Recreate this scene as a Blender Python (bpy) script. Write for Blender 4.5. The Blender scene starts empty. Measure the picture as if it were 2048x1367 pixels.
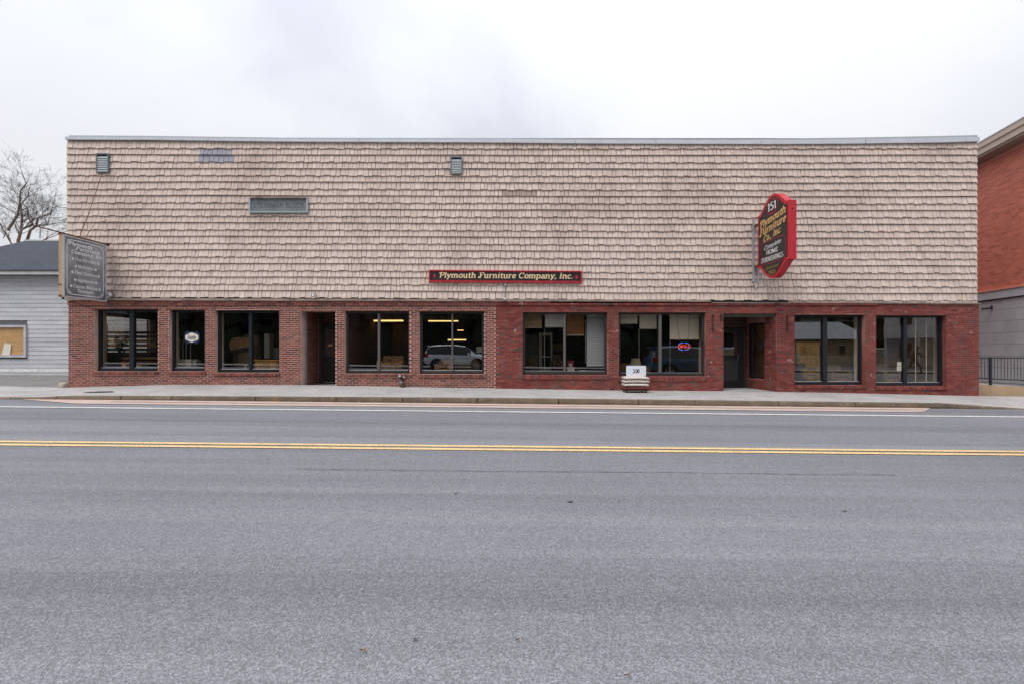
import bpy, bmesh, math, random
from mathutils import Vector, Matrix, noise as mnoise
R = math.radians
random.seed(7)
scn = bpy.context.scene
C = scn.collection

# ------------------------------------------------------------------ camera
F, CAMY, CAMZ, HOR = 933.0, -15.4, 1.47, 697.0
cam = bpy.data.cameras.new('camera'); camo = bpy.data.objects.new('camera', cam); C.objects.link(camo)
camo.location = (0, CAMY, CAMZ); camo.rotation_euler = (R(90), 0, 0)
cam.sensor_width = 36; cam.lens = F / 2048 * 36; cam.shift_y = 13.5 / 2048
cam.clip_start = .05; cam.clip_end = 3000
scn.camera = camo

# ------------------------------------------------------------------ world: overcast sky
SUN_EL, SUN_ROT = R(58), R(200)
world = bpy.data.worlds.new('World'); scn.world = world; world.use_nodes = True
nt = world.node_tree; nt.nodes.clear()
def wn(t): return nt.nodes.new(t)
out = wn('ShaderNodeOutputWorld'); bg = wn('ShaderNodeBackground'); nt.links.new(bg.outputs[0], out.inputs[0])
sky = wn('ShaderNodeTexSky'); sky.sky_type = 'NISHITA'; sky.sun_disc = False
sky.sun_elevation = SUN_EL; sky.sun_rotation = SUN_ROT; sky.air_density = 1.0; sky.dust_density = 3.0
tc = wn('ShaderNodeTexCoord'); sep = wn('ShaderNodeSeparateXYZ'); nt.links.new(tc.outputs['Generated'], sep.inputs[0])
# cloud layer: project the view direction onto a flat cloud deck, so that clouds flatten towards the horizon
def wmath(op, a, b=None, clamp=False):
    m = wn('ShaderNodeMath'); m.operation = op; m.use_clamp = clamp
    for i, v in enumerate((a, b)):
        if v is None: continue
        if isinstance(v, (int, float)): m.inputs[i].default_value = v
        else: nt.links.new(v, m.inputs[i])
    return m.outputs[0]
zc = wmath('MAXIMUM', sep.outputs[2], 0.0)
zz = wmath('ADD', zc, .65)
cx = wmath('DIVIDE', sep.outputs[0], zz); cy = wmath('DIVIDE', sep.outputs[1], zz)
comb = wn('ShaderNodeCombineXYZ'); nt.links.new(cx, comb.inputs[0]); nt.links.new(cy, comb.inputs[1])
mp = wn('ShaderNodeMapping'); nt.links.new(comb.outputs[0], mp.inputs[0]); mp.inputs['Location'].default_value = (-.12, 4.62, 0)
n1 = wn('ShaderNodeTexNoise'); n1.inputs['Scale'].default_value = 1.5; n1.inputs['Detail'].default_value = 6; n1.inputs['Roughness'].default_value = .48
n1.inputs['Distortion'].default_value = .25
nt.links.new(mp.outputs[0], n1.inputs['Vector'])
ramp = wn('ShaderNodeValToRGB'); nt.links.new(n1.outputs[0], ramp.inputs[0])
cr = ramp.color_ramp
cr.elements[0].position = .34; cr.elements[0].color = (.72, .745, .825, 1)
cr.elements[1].position = .60; cr.elements[1].color = (.935, .95, .98, 1)
e = cr.elements.new(.46); e.color = (.88, .90, .945, 1)
# overcast luminance: brighter towards the zenith (1 + 2 sin) / 3, scaled to be 1 near 30 degrees
lum = wmath('ADD', wmath('MULTIPLY', zc, .80), .52)
vm = wn('ShaderNodeVectorMath'); vm.operation = 'SCALE'; nt.links.new(ramp.outputs[0], vm.inputs[0]); nt.links.new(lum, vm.inputs['Scale'])
nis = wn('ShaderNodeVectorMath'); nis.operation = 'SCALE'; nt.links.new(sky.outputs[0], nis.inputs[0]); nis.inputs['Scale'].default_value = .08
mx = wn('ShaderNodeMix'); mx.data_type = 'RGBA'; mx.inputs[0].default_value = .92
nt.links.new(nis.outputs[0], mx.inputs['A']); nt.links.new(vm.outputs[0], mx.inputs['B'])
nt.links.new(mx.outputs['Result'], bg.inputs[0]); bg.inputs[1].default_value = 1.0

# ------------------------------------------------------------------ sun behind thin cloud
sl = bpy.data.lights.new('sun', 'SUN'); slo = bpy.data.objects.new('sun', sl); C.objects.link(slo)
sl.energy = 1.4; sl.angle = R(28); sl.color = (1, .965, .92)
sd = Vector((-.62, -.78, 0)).normalized() * math.cos(SUN_EL) + Vector((0, 0, math.sin(SUN_EL)))   # towards the sun
slo.rotation_euler = sd.to_track_quat('Z', 'Y').to_euler(); slo.location = (-8, -20, 25)
sky.sun_rotation = math.atan2(sd.x, sd.y)

vs = scn.view_settings; vs.view_transform = 'Standard'; vs.look = 'None'; vs.exposure = 0.38; vs.gamma = 1; vs.use_curve_mapping = False
scn.render.engine = 'CYCLES'; scn.cycles.use_denoising = True; scn.cycles.denoising_prefilter = 'FAST'
scn.cycles.max_bounces = 7; scn.cycles.diffuse_bounces = 3; scn.cycles.glossy_bounces = 3; scn.cycles.transparent_max_bounces = 12
scn.cycles.caustics_reflective = False; scn.cycles.caustics_refractive = False
scn.cycles.sample_clamp_indirect = 4

# ================================================================== helpers
def PX(px, Y=0.0): return (px - 1024) * (Y - CAMY) / F          # photo column -> world X at depth Y
def PZ(py, Y=0.0): return CAMZ + (HOR - py) * (Y - CAMY) / F    # photo row -> world Z at depth Y
def lerp(a, b, t): return a + (b - a) * t
def interp(tab, x):
    if x <= tab[0][0]: return tab[0][1]
    for (a, va), (b, vb) in zip(tab, tab[1:]):
        if x <= b: return va + (vb - va) * (x - a) / (b - a)
    return tab[-1][1]
def tag(o, label=None, cat=None, group=None, kind=None):
    if label: o['label'] = label
    if cat: o['category'] = cat
    if group: o['group'] = group
    if kind: o['kind'] = kind
    return o
def empty(name, loc=(0, 0, 0), label=None, cat=None, group=None, rz=0):
    o = bpy.data.objects.new(name, None); C.objects.link(o); o.location = loc; o.rotation_euler = (0, 0, rz)
    o.empty_display_size = .1
    return tag(o, label, cat, group)
class MB:
    def __init__(s): s.v = []; s.f = []; s.smooth = False
    def add(s, vs, fs):
        n = len(s.v); s.v += [tuple(v) for v in vs]; s.f += [tuple(i + n for i in f) for f in fs]; return s
    def box(s, x0, x1, y0, y1, z0, z1):
        return s.add([(x0, y0, z0), (x1, y0, z0), (x1, y1, z0), (x0, y1, z0), (x0, y0, z1), (x1, y0, z1), (x1, y1, z1), (x0, y1, z1)],
                     [(0, 3, 2, 1), (4, 5, 6, 7), (0, 1, 5, 4), (1, 2, 6, 5), (2, 3, 7, 6), (3, 0, 4, 7)])
    def bevbox(s, x0, x1, y0, y1, z0, z1, b=.02):
        bm = bmesh.new(); bmesh.ops.create_cube(bm, size=1)
        for v in bm.verts:
            v.co = Vector((lerp(x0, x1, v.co.x + .5), lerp(y0, y1, v.co.y + .5), lerp(z0, z1, v.co.z + .5)))
        bmesh.ops.bevel(bm, geom=list(bm.edges), offset=b, segments=2, affect='EDGES', profile=.5)
        bm.verts.index_update()
        s.add([v.co[:] for v in bm.verts], [[v.index for v in f.verts] for f in bm.faces]); bm.free(); return s
    def quad(s, a, b, c, d): return s.add([a, b, c, d], [(0, 1, 2, 3)])
    def tube(s, pts, r, n=8, caps=True):
        pts = [Vector(p) for p in pts]; m = len(pts); rs = r if isinstance(r, (list, tuple)) else [r] * m
        vs = []; ref = None
        for i, p in enumerate(pts):
            t = (pts[min(i + 1, m - 1)] - pts[max(i - 1, 0)])
            t = t.normalized() if t.length > 1e-9 else Vector((0, 0, 1))
            if ref is None: ref = t.orthogonal().normalized()
            a = (ref - t * ref.dot(t)); a = a.normalized() if a.length > 1e-6 else t.orthogonal().normalized()
            ref = a; b = t.cross(a)
            for k in range(n):
                th = 2 * math.pi * k / n
                vs.append(p + (a * math.cos(th) + b * math.sin(th)) * rs[i])
        fs = [(i * n + k, i * n + (k + 1) % n, (i + 1) * n + (k + 1) % n, (i + 1) * n + k) for i in range(m - 1) for k in range(n)]
        if caps: fs += [tuple(range(n))[::-1], tuple(range((m - 1) * n, m * n))]
        return s.add(vs, fs)
    def lathe(s, prof, cx, cy, n=20, cap=True):
        vs = []; m = len(prof)
        for r, z in prof:
            for k in range(n):
                th = 2 * math.pi * k / n; vs.append((cx + r * math.cos(th), cy + r * math.sin(th), z))
        fs = [(i * n + k, i * n + (k + 1) % n, (i + 1) * n + (k + 1) % n, (i + 1) * n + k) for i in range(m - 1) for k in range(n)]
        if cap: fs += [tuple(range(n))[::-1], tuple(range((m - 1) * n, m * n))]
        return s.add(vs, fs)
    def prism(s, poly, o, u, v, w):
        """polygon (list of 2d) in frame o,u,v extruded along w"""
        o, u, v, w = map(Vector, (o, u, v, w)); n = len(poly)
        a = [o + u * p[0] + v * p[1] for p in poly]; b = [p + w for p in a]
        return s.add(a + b, [tuple(range(n)), tuple(range(n, 2 * n))[::-1]] + [(i, i + n, (i + 1) % n + n, (i + 1) % n) for i in range(n)])
    def build(s, name, mat, parent=None, smooth=False, fix=True):
        me = bpy.data.meshes.new(name); me.from_pydata(s.v, [], s.f)
        if fix:
            bm = bmesh.new(); bm.from_mesh(me); bmesh.ops.recalc_face_normals(bm, faces=bm.faces); bm.to_mesh(me); bm.free()
        if smooth:
            for p in me.polygons: p.use_smooth = True
        me.materials.append(mat); me.update()
        o = bpy.data.objects.new(name, me); C.objects.link(o)
        if parent is not None:
            o.parent = parent
            # geometry is given in world coordinates: move it into the parent's frame
            bpy_m = parent_world(parent).inverted()
            if bpy_m != Matrix.Identity(4): me.transform(bpy_m)
        return o
def parent_world(o):
    m = Matrix.Translation(o.location) @ o.rotation_euler.to_matrix().to_4x4()
    return m if o.parent is None else parent_world(o.parent) @ m
def mesh_obj(name, me, parent, loc, scale=(1, 1, 1), rot=(0, 0, 0)):
    o = bpy.data.objects.new(name, me); C.objects.link(o)
    if parent is not None:
        loc = parent_world(parent).inverted() @ Vector(loc); o.parent = parent
    o.location = loc; o.scale = scale; o.rotation_euler = rot
    return o
def copy_tree(o, parent=None):
    c = o.copy(); C.objects.link(c); c.parent = parent
    for ch in list(o.children): copy_tree(ch, c)
    return c

# ------------------------------------------------------------------ materials
def lin(r, g, b):
    f = lambda c: ((c / 255 + .055) / 1.055) ** 2.4 if c > 10 else c / 255 / 12.92
    return (f(r), f(g), f(b))
def mat(name, col=(.5, .5, .5), rough=.7, spec=.4, metal=0.0, var=None, var2=None, rand=None, ramp=None, stains=(), bump=(), obj=False, coat=0.0, emit=None, stretch=None, trans=None, speck=()):
    """var=(scale, amount) noise brightness; rand=('island'|'object', amount); ramp=[(p,col)..] driven by rand;
       stains=[(col, scale, lo, hi, amount, stretch)]; bump=[(scale, strength, dist, stretch)]"""
    m = bpy.data.materials.new(name); m.use_nodes = True; t = m.node_tree; N = t.nodes; L = t.links
    b = N['Principled BSDF']
    b.inputs['Roughness'].default_value = rough; b.inputs['Specular IOR Level'].default_value = spec; b.inputs['Metallic'].default_value = metal
    if coat: b.inputs['Coat Weight'].default_value = coat; b.inputs['Coat Roughness'].default_value = .08
    src = N.new('ShaderNodeTexCoord').outputs['Object'] if obj else N.new('ShaderNodeNewGeometry').outputs['Position']
    def vec(st):
        if not st: return src
        mpn = N.new('ShaderNodeMapping'); L.new(src, mpn.inputs[0]); mpn.inputs['Scale'].default_value = st; return mpn.outputs[0]
    def noise(sc, det=4, st=None, ro=.55):
        n = N.new('ShaderNodeTexNoise'); n.inputs['Scale'].default_value = sc; n.inputs['Detail'].default_value = det; n.inputs['Roughness'].default_value = ro
        L.new(vec(st), n.inputs['Vector']); return n.outputs[0]
    def mrange(v, a, c, lo, hi):
        r = N.new('ShaderNodeMapRange'); L.new(v, r.inputs[0]); r.inputs[1].default_value = a; r.inputs[2].default_value = c; r.inputs[3].default_value = lo; r.inputs[4].default_value = hi
        return r.outputs[0]
    def scale(colsock, fac):
        v = N.new('ShaderNodeVectorMath'); v.operation = 'SCALE'; L.new(colsock, v.inputs[0]); L.new(fac, v.inputs['Scale']); return v.outputs[0]
    rgb = N.new('ShaderNodeRGB'); rgb.outputs[0].default_value = (*col, 1); cur = rgb.outputs[0]
    rs = None
    if rand:
        rs = (N.new('ShaderNodeNewGeometry').outputs['Random Per Island'] if rand[0] == 'island' else N.new('ShaderNodeObjectInfo').outputs['Random'])
        if ramp:
            cr_ = N.new('ShaderNodeValToRGB'); L.new(rs, cr_.inputs[0]); els = cr_.color_ramp.elements
            els[0].position = ramp[0][0]; els[0].color = (*ramp[0][1], 1); els[1].position = ramp[-1][0]; els[1].color = (*ramp[-1][1], 1)
            for p, c_ in ramp[1:-1]:
                e_ = els.new(p); e_.color = (*c_, 1)
            cur = cr_.outputs[0]
            if rand[1]:
                ml = N.new('ShaderNodeMath'); ml.operation = 'MULTIPLY'; L.new(rs, ml.inputs[0]); ml.inputs[1].default_value = 37.7
                fr = N.new('ShaderNodeMath'); fr.operation = 'FRACT'; L.new(ml.outputs[0], fr.inputs[0])
                cur = scale(cur, mrange(fr.outputs[0], 0, 1, 1 - rand[1], 1 + rand[1]))
        else: cur = scale(cur, mrange(rs, 0, 1, 1 - rand[1], 1 + rand[1]))
    for v in (var, var2):
        if v: cur = scale(cur, mrange(noise(v[0], 5, v[2] if len(v) > 2 else None), .3, .7, 1 - v[1], 1 + v[1]))
    for s_ in stains:
        c_, sc, lo, hi, am = s_[:5]; st = s_[5] if len(s_) > 5 else None
        f = mrange(noise(sc, 6, st, .6), lo, hi, 0, am)
        mxn = N.new('ShaderNodeMix'); mxn.data_type = 'RGBA'; L.new(f, mxn.inputs[0]); L.new(cur, mxn.inputs['A']); mxn.inputs['B'].default_value = (*c_, 1); cur = mxn.outputs['Result']
    for (sc, am) in speck:
        vo = N.new('ShaderNodeTexVoronoi'); vo.inputs['Scale'].default_value = sc; L.new(src, vo.inputs['Vector']); sx_ = N.new('ShaderNodeSeparateColor'); L.new(vo.outputs['Color'], sx_.inputs[0])
        pw = N.new('ShaderNodeMath'); pw.operation = 'POWER'; L.new(sx_.outputs[0], pw.inputs[0]); pw.inputs[1].default_value = 1.6
        cur = scale(cur, mrange(pw.outputs[0], 0, 1, 1 - am, 1 + am * 1.55))
    L.new(cur, b.inputs['Base Color'])
    prev = None
    for bp in bump:
        sc, strg, dist = bp[:3]; st = bp[3] if len(bp) > 3 else None
        bn = N.new('ShaderNodeBump'); bn.inputs['Strength'].default_value = strg; bn.inputs['Distance'].default_value = dist
        L.new(noise(sc, 4, st), bn.inputs['Height'])
        if prev: L.new(prev, bn.inputs['Normal'])
        prev = bn.outputs[0]
    if prev: L.new(prev, b.inputs['Normal'])
    if emit:
        b.inputs['Emission Color'].default_value = (*emit[0], 1); b.inputs['Emission Strength'].default_value = emit[1]
    if trans: b.inputs['Transmission Weight'].default_value = trans
    return m
def glass_mat(name, base=.085, tint=(.93, .95, .94), wav=.0):
    m = bpy.data.materials.new(name); m.use_nodes = True; t = m.node_tree; N = t.nodes; L = t.links; N.clear()
    o = N.new('ShaderNodeOutputMaterial'); mixs = N.new('ShaderNodeMixShader'); tr = N.new('ShaderNodeBsdfTransparent'); gl = N.new('ShaderNodeBsdfGlossy')
    tr.inputs[0].default_value = (*tint, 1); gl.inputs['Roughness'].default_value = 0.0; gl.inputs[0].default_value = (.95, .97, 1, 1)
    g = N.new('ShaderNodeNewGeometry'); d = N.new('ShaderNodeVectorMath'); d.operation = 'DOT_PRODUCT'; L.new(g.outputs['Incoming'], d.inputs[0]); L.new(g.outputs['Normal'], d.inputs[1])
    def mt(op, a, b_=None):
        x = N.new('ShaderNodeMath'); x.operation = op
        for i, q in enumerate((a, b_)):
            if q is None: continue
            if isinstance(q, (int, float)): x.inputs[i].default_value = q
            else: L.new(q, x.inputs[i])
        return x.outputs[0]
    c = mt('ABSOLUTE', d.outputs['Value']); k = mt('POWER', mt('SUBTRACT', 1.0, c), 5.0)
    f = mt('ADD', mt('MULTIPLY', k, 1 - base), base)
    if wav:
        nz = N.new('ShaderNodeTexNoise'); nz.inputs['Scale'].default_value = .9; nz.inputs['Detail'].default_value = 1; L.new(g.outputs['Position'], nz.inputs['Vector'])
        bn = N.new('ShaderNodeBump'); bn.inputs['Strength'].default_value = wav; bn.inputs['Distance'].default_value = .02; L.new(nz.outputs[0], bn.inputs['Height']); L.new(bn.outputs[0], gl.inputs['Normal'])
    L.new(f, mixs.inputs[0]); L.new(tr.outputs[0], mixs.inputs[1]); L.new(gl.outputs[0], mixs.inputs[2]); L.new(mixs.outputs[0], o.inputs[0])
    return m

M = {}
M['asphalt'] = mat('asphalt', (.188, .192, .216), .9, .25, var=(.5, .05), speck=[(150, .30), (60, .08)],
                   stains=[((.135, .136, .150), .22, .48, .60, .62, (.05, 2.4, 1)), ((.25, .253, .272), .34, .50, .62, .62, (.06, 2.4, 1)), ((.13, .128, .135), 1.6, .66, .76, .45), ((.30, .28, .25), 38, .72, .76, .5)],
                   bump=[(140, .25, .004)])
M['sidewalk'] = mat('sidewalk', (.405, .390, .388), .92, .2, var=(.8, .14), speck=[(60, .22)], stains=[((.20, .185, .18), 1.7, .56, .75, .5), ((.17, .16, .16), 7, .64, .74, .4), ((.42, .40, .39), 60, .6, .7, .5)], bump=[(70, .35, .006)])
M['drive'] = mat('driveway', (.20, .195, .195), .95, .2, var=(1.2, .15), var2=(40, .2), stains=[((.30, .285, .27), 1.3, .5, .7, .5)], bump=[(60, .4, .008)])
M['ground'] = mat('ground', (.12, .115, .085), .95, .1, var=(.3, .25), stains=[((.16, .14, .09), 1.2, .5, .7, .6)])
M['gutter'] = mat('gutter concrete', (.52, .405, .36), .93, .2, var=(1.5, .10, (1, 3, 1)), var2=(60, .12), stains=[((.30, .26, .24), 2.5, .60, .78, .5, (.6, 3, 1))], bump=[(80, .3, .005)])
M['joint'] = mat('dark joint', (.05, .04, .035), .95)
M['kerb'] = mat('granite kerb', (.145, .113, .082), .93, .25, var=(3, .22), var2=(70, .30), rand=('object', .12), stains=[((.34, .30, .25), 9, .58, .70, .55), ((.30, .17, .05), 3.2, .63, .72, .6)], bump=[(28, .9, .02), (120, .4, .005)])
M['white_paint'] = mat('white road paint', (.60, .59, .585), .8, .3, var=(3, .12), speck=[(70, .22)], stains=[((.27, .27, .28), 16, .58, .70, .6), ((.30, .30, .31), 1.3, .58, .74, .5)])
M['yellow_paint'] = mat('yellow road paint', (.70, .49, .23), .8, .3, var=(3, .10), speck=[(70, .22)], stains=[((.30, .28, .25), 14, .58, .70, .6), ((.30, .28, .25), 1.3, .60, .74, .45)])
M['tar'] = mat('tar crack', (.085, .085, .095), .8, .3)
NAT = [(0, (.125, .042, .036)), (.18, (.20, .066, .052)), (.5, (.245, .085, .066)), (.74, (.165, .056, .048)), (.88, (.085, .046, .044)), (1, (.29, .115, .085))]
PNT = [(0, (.120, .030, .027)), (.15, (.20, .046, .040)), (.45, (.225, .055, .046)), (.6, (.150, .036, .033)), (.8, (.19, .052, .045)), (.93, (.27, .078, .056)), (.965, (.15, .085, .072)), (.985, (.10, .078, .070)), (1, (.05, .045, .045))]
wst = [((.10, .075, .062), 1.4, .60, .78, .65), ((.055, .045, .042), 4, .66, .8, .6), ((.33, .25, .22), 6.5, .69, .76, .5)]
pst = [((.085, .052, .046), 1.1, .48, .72, .7), ((.22, .13, .112), 2.4, .55, .70, .55), ((.42, .28, .25), 4.2, .635, .665, .85), ((.28, .075, .055), .7, .5, .7, .35)]
for key, rm, st in (('nat', NAT, wst), ('pnt', PNT, pst)):
    for r_ in ('island', 'object'):
        M['brick_%s_%s' % (key, r_)] = mat('brick ' + key + ' ' + r_, rough=.86, spec=.3, rand=(r_, .14), ramp=rm, var=(18, .16), stains=st, bump=[(60, .4, .004)])
M['mortar_nat'] = mat('mortar', (.56, .385, .325), .95, .15, var=(3, .16), stains=[((.22, .155, .13), 1.4, .58, .76, .65)], bump=[(50, .4, .004)])
M['mortar_pnt'] = mat('painted mortar', (.22, .066, .058), .9, .25, var=(2, .22), stains=[((.40, .21, .18), .55, .42, .58, .85), ((.48, .30, .26), 4.5, .58, .70, .75), ((.11, .035, .032), 1.3, .52, .68, .6)], bump=[(50, .4, .004)])
SHI = [(0, (.58, .470, .408)), (.3, (.63, .518, .455)), (.7, (.67, .554, .488)), (1, (.60, .488, .424))]
sst = [((.36, .275, .245), .42, .50, .70, .55), ((.30, .24, .215), 2.6, .60, .78, .45, (1, 1, .35)), ((.56, .44, .35), 1.1, .58, .75, .35)]
for r_ in ('island', 'object'):
    M['shingle_' + r_] = mat('shingle ' + r_, rough=.85, spec=.25, rand=(r_, .035), ramp=SHI, var=(9, .10), var2=(60, .13, (1, 1, .05)), stains=sst, bump=[(75, .7, .006, (1, 1, .05))])
M['shingle_patch'] = mat('grey shingle patch', (.33, .32, .37), .8, .3, rand=('island', .12), var2=(50, .12, (1, 1, .06)), bump=[(70, .6, .006, (1, 1, .05))])
M['shingle_dull'] = mat('dull shingle patch', (.40, .31, .265), .85, .25, rand=('island', .12), var2=(50, .18, (1, 1, .06)), bump=[(70, .6, .006, (1, 1, .05))])
M['felt'] = mat('underlay', (.06, .045, .04), .95)
M['coping'] = mat('coping metal', (.62, .64, .68), .42, .5, .35, var=(2, .07, (1, 1, 4)), rand=('island', .05), bump=[(3, .15, .02)])
M['coping_dark'] = mat('coping upper', (.50, .52, .56), .45, .5, .35, var=(2, .08, (1, 1, 4)), rand=('island', .06), bump=[(3, .15, .02)])
M['weathered'] = mat('weathered trim', (.30, .235, .20), .92, .2, var=(3, .25, (.5, 1, 4)), stains=[((.09, .075, .07), 2.0, .5, .68, .7), ((.50, .44, .40), 6, .6, .7, .6, (.3, 1, 3))])
M['frame'] = mat('dark aluminium', (.012, .014, .018), .45, .35, .0, var=(5, .2))
M['frame2'] = mat('brown aluminium', (.036, .030, .029), .45, .35, .0, var=(5, .2))
M['mullion_grey'] = mat('grey brown aluminium', (.13, .115, .11), .45, .5, .2)
M['glass'] = glass_mat('shop glass', .17, tint=(.74, .74, .71), wav=.010)
M['glass_clear'] = glass_mat('clear shop glass', .15, tint=(.93, .93, .90), wav=.010)
M['cream'] = mat('cream panel', (.66, .58, .47), .7, var=(2, .07))
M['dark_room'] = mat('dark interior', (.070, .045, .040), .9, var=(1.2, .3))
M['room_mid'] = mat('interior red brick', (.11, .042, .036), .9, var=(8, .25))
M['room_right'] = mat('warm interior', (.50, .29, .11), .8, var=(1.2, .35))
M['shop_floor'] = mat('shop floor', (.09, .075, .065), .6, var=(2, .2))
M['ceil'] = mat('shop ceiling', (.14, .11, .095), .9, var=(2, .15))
M['black'] = mat('black', (.012, .012, .014), .5)
M['black_gloss'] = mat('black sign face', (.014, .014, .016), .35, .5)
M['red_sign'] = mat('red sign', (.50, .013, .026), .42, .5, var=(3, .10), stains=[((.30, .02, .03), 3, .62, .8, .4)])
M['red_sign_dim'] = mat('maroon sign frame', (.42, .018, .03), .5, .4, var=(3, .14))
M['red_line'] = mat('dark red print', (.36, .018, .045), .5)
M['gold'] = mat('gold letters', (.74, .47, .19), .5, .4, var=(20, .12))
M['cream_letter'] = mat('pale gold letters', (.78, .60, .36), .5, .4, var=(20, .12))
M['white_letter'] = mat('white letters', (.80, .81, .82), .5)
M['old_gold'] = mat('dull gold letters', (.45, .31, .12), .5)
M['steel'] = mat('galvanised steel', (.48, .50, .53), .45, .5, .6, var=(6, .12))
M['dull_steel'] = mat('weathered steel', (.24, .24, .25), .6, .4, .4, var=(8, .25))
M['rust_tan'] = mat('rusty cabinet side', (.47, .33, .20), .75, .3, var=(2, .15, (1, 1, .5)), stains=[((.22, .085, .03), 3.5, .55, .70, .85, (1, 1, .4)), ((.60, .50, .38), 5, .6, .7, .5)])
M['rust'] = mat('rust', (.13, .055, .028), .9, var=(12, .4))
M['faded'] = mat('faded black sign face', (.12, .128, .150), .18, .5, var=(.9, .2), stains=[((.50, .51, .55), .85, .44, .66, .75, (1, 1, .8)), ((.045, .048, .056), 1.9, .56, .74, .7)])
M['faded_white'] = mat('faded white print', (.80, .82, .85), .4, var=(3, .12))
M['cabinet_edge'] = mat('cabinet edge', (.55, .56, .58), .5, .4, .3, var=(5, .12))
M['plaque'] = mat('plaque', (.175, .20, .205), .55, .4, var=(3, .15))
M['plaque_letter'] = mat('plaque letters', (.055, .060, .062), .6)
M['plaque_frame'] = mat('plaque frame', (.36, .40, .43), .5, .5, .3)
M['vent'] = mat('vent', (.38, .42, .43), .55, .4, .3)
M['vent_frame'] = mat('vent frame', (.16, .19, .22), .6, .4, .2)
M['conc'] = mat('concrete', (.40, .36, .31), .93, .2, var=(1.5, .12), stains=[((.20, .11, .05), 3, .62, .78, .7), ((.22, .19, .16), 1.5, .55, .75, .6)], bump=[(40, .3, .006)])
M['tan_conc'] = mat('tan ramp wall', (.44, .31, .20), .93, .2, var=(1.5, .15, (1, 1, .4)), stains=[((.20, .07, .03), 2.4, .60, .75, .75, (1, 1, .3)), ((.14, .11, .08), 2, .55, .75, .6)], bump=[(40, .3, .006)])
M['rail'] = mat('railing paint', (.020, .026, .034), .4, .5)
M['clap'] = mat('grey clapboard', (.50, .51, .54), .75, .3, rand=('object', .09), var=(2.5, .10, (.4, 1, 3)), stains=[((.24, .245, .27), 3.2, .60, .78, .6, (.5, 1, 2)), ((.60, .60, .61), 5, .64, .74, .4)], bump=[(30, .3, .004, (.15, 1, 3))])
M['clap_white'] = mat('repainted clapboard', (.66, .66, .67), .7, .3, var=(6, .16))
M['trim_grey'] = mat('grey trim', (.47, .48, .51), .7, .3, var=(3, .1))
M['eave_white'] = mat('eave fascia', (.52, .52, .52), .7, var=(3, .12))
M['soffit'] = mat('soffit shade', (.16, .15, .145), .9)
M['roof_dark'] = mat('asphalt roof shingles', (.055, .063, .082), .9, .3, var=(16, .30, (.35, 1, 3)), var2=(1, .12), bump=[(30, .5, .01, (.35, 1, 3))])
M['osb'] = mat('particle board', (.50, .31, .15), .85, .2, var=(14, .18), stains=[((.28, .15, .06), 8, .55, .7, .6)])
M['paper'] = mat('paper', (.72, .68, .60), .8)
M['redb_object'] = mat('modern red brick object', rough=.85, rand=('object', .10), ramp=[(0, (.54, .165, .115)), (.6, (.64, .205, .142)), (1, (.50, .145, .100))], var=(20, .12), bump=[(50, .3, .003)])
M['redb_island'] = mat('modern red brick island', rough=.85, rand=('island', .10), ramp=[(0, (.54, .165, .115)), (.6, (.64, .205, .142)), (1, (.50, .145, .100))], var=(20, .12), bump=[(50, .3, .003)])
M['redb_mortar'] = mat('modern mortar', (.74, .36, .27), .95)
M['taupe'] = mat('taupe fascia', (.52, .42, .34), .6, .4, var=(2, .06))
M['taupe_soffit'] = mat('taupe soffit', (.30, .235, .19), .8)
M['pink_ledge'] = mat('salmon ledge', (.75, .30, .21), .7)
M['grey_panel'] = mat('grey wall panel', (.47, .475, .50), .85, .25, rand=('object', .06), var=(2, .07), bump=[(14, .35, .012, (1, 1, 2))])
M['grey_band'] = mat('grey metal band', (.48, .50, .54), .6, .4, var=(2, .07))
M['panel_gap'] = mat('panel seams', (.12, .12, .125), .9)
M['bark'] = mat('bark', (.20, .145, .115), .95, .15, var=(3, .3), bump=[(20, .6, .03, (1, 1, .3))])
M['twig'] = mat('twigs', (.13, .115, .115), .95, .1)
M['pad'] = mat('folded pads', (.60, .53, .49), .95, .1, rand=('object', .16), var=(14, .14), bump=[(22, .8, .02)])
M['pad_red'] = mat('maroon pad', (.16, .045, .042), .95, .1, var=(8, .2), bump=[(22, .7, .02)])
M['wood'] = mat('wood', (.36, .19, .065), .5, .4, var=(4, .3, (1, 1, 7)))
M['orange_wood'] = mat('amber wood', (.58, .30, .085), .6, .4, var=(3, .25, (5, 1, 1)))
M['dark_wood'] = mat('dark wood', (.07, .038, .022), .5, .4, var=(4, .3, (1, 1, 7)))
M['floral'] = mat('floral upholstery', (.42, .25, .13), .9, .1, var=(5, .2), stains=[((.09, .045, .025), 9, .55, .62, .9), ((.50, .12, .035), 12, .60, .66, .8), ((.55, .42, .25), 7, .60, .68, .7)])
M['plain_cloth'] = mat('tan upholstery', (.32, .24, .17), .9, .1, var=(6, .15))
M['yellow_cloth'] = mat('mustard upholstery', (.33, .20, .045), .9, .1, var=(6, .2))
M['shade_cream'] = mat('cream shade', (.78, .70, .58), .8, .2, var=(1.5, .06))
M['shade_white'] = mat('white shade', (.78, .75, .74), .8, .2, var=(1.5, .06))
M['shade_tan'] = mat('tan woven shade', (.40, .27, .15), .85, .2, var=(30, .12, (.1, 1, 1)))
M['shade_brown'] = mat('brown woven shade', (.27, .115, .05), .85, .2, var=(30, .2, (.1, 1, 1)))
M['blind'] = mat('white blind slat', (.64, .66, .70), .55, .4)
M['lampshade'] = mat('lampshade', (.42, .36, .27), .85, .2)
M['tube_lit'] = mat('lit fluorescent tube', (.9, .8, .5), .5, emit=((1.0, .66, .24), 1.7))
M['lamp_housing'] = mat('lamp housing', (.45, .40, .32), .6)
M['neon_red'] = mat('neon red', (.8, .05, .04), .4, emit=((1.0, .045, .03), 1.5))
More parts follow.
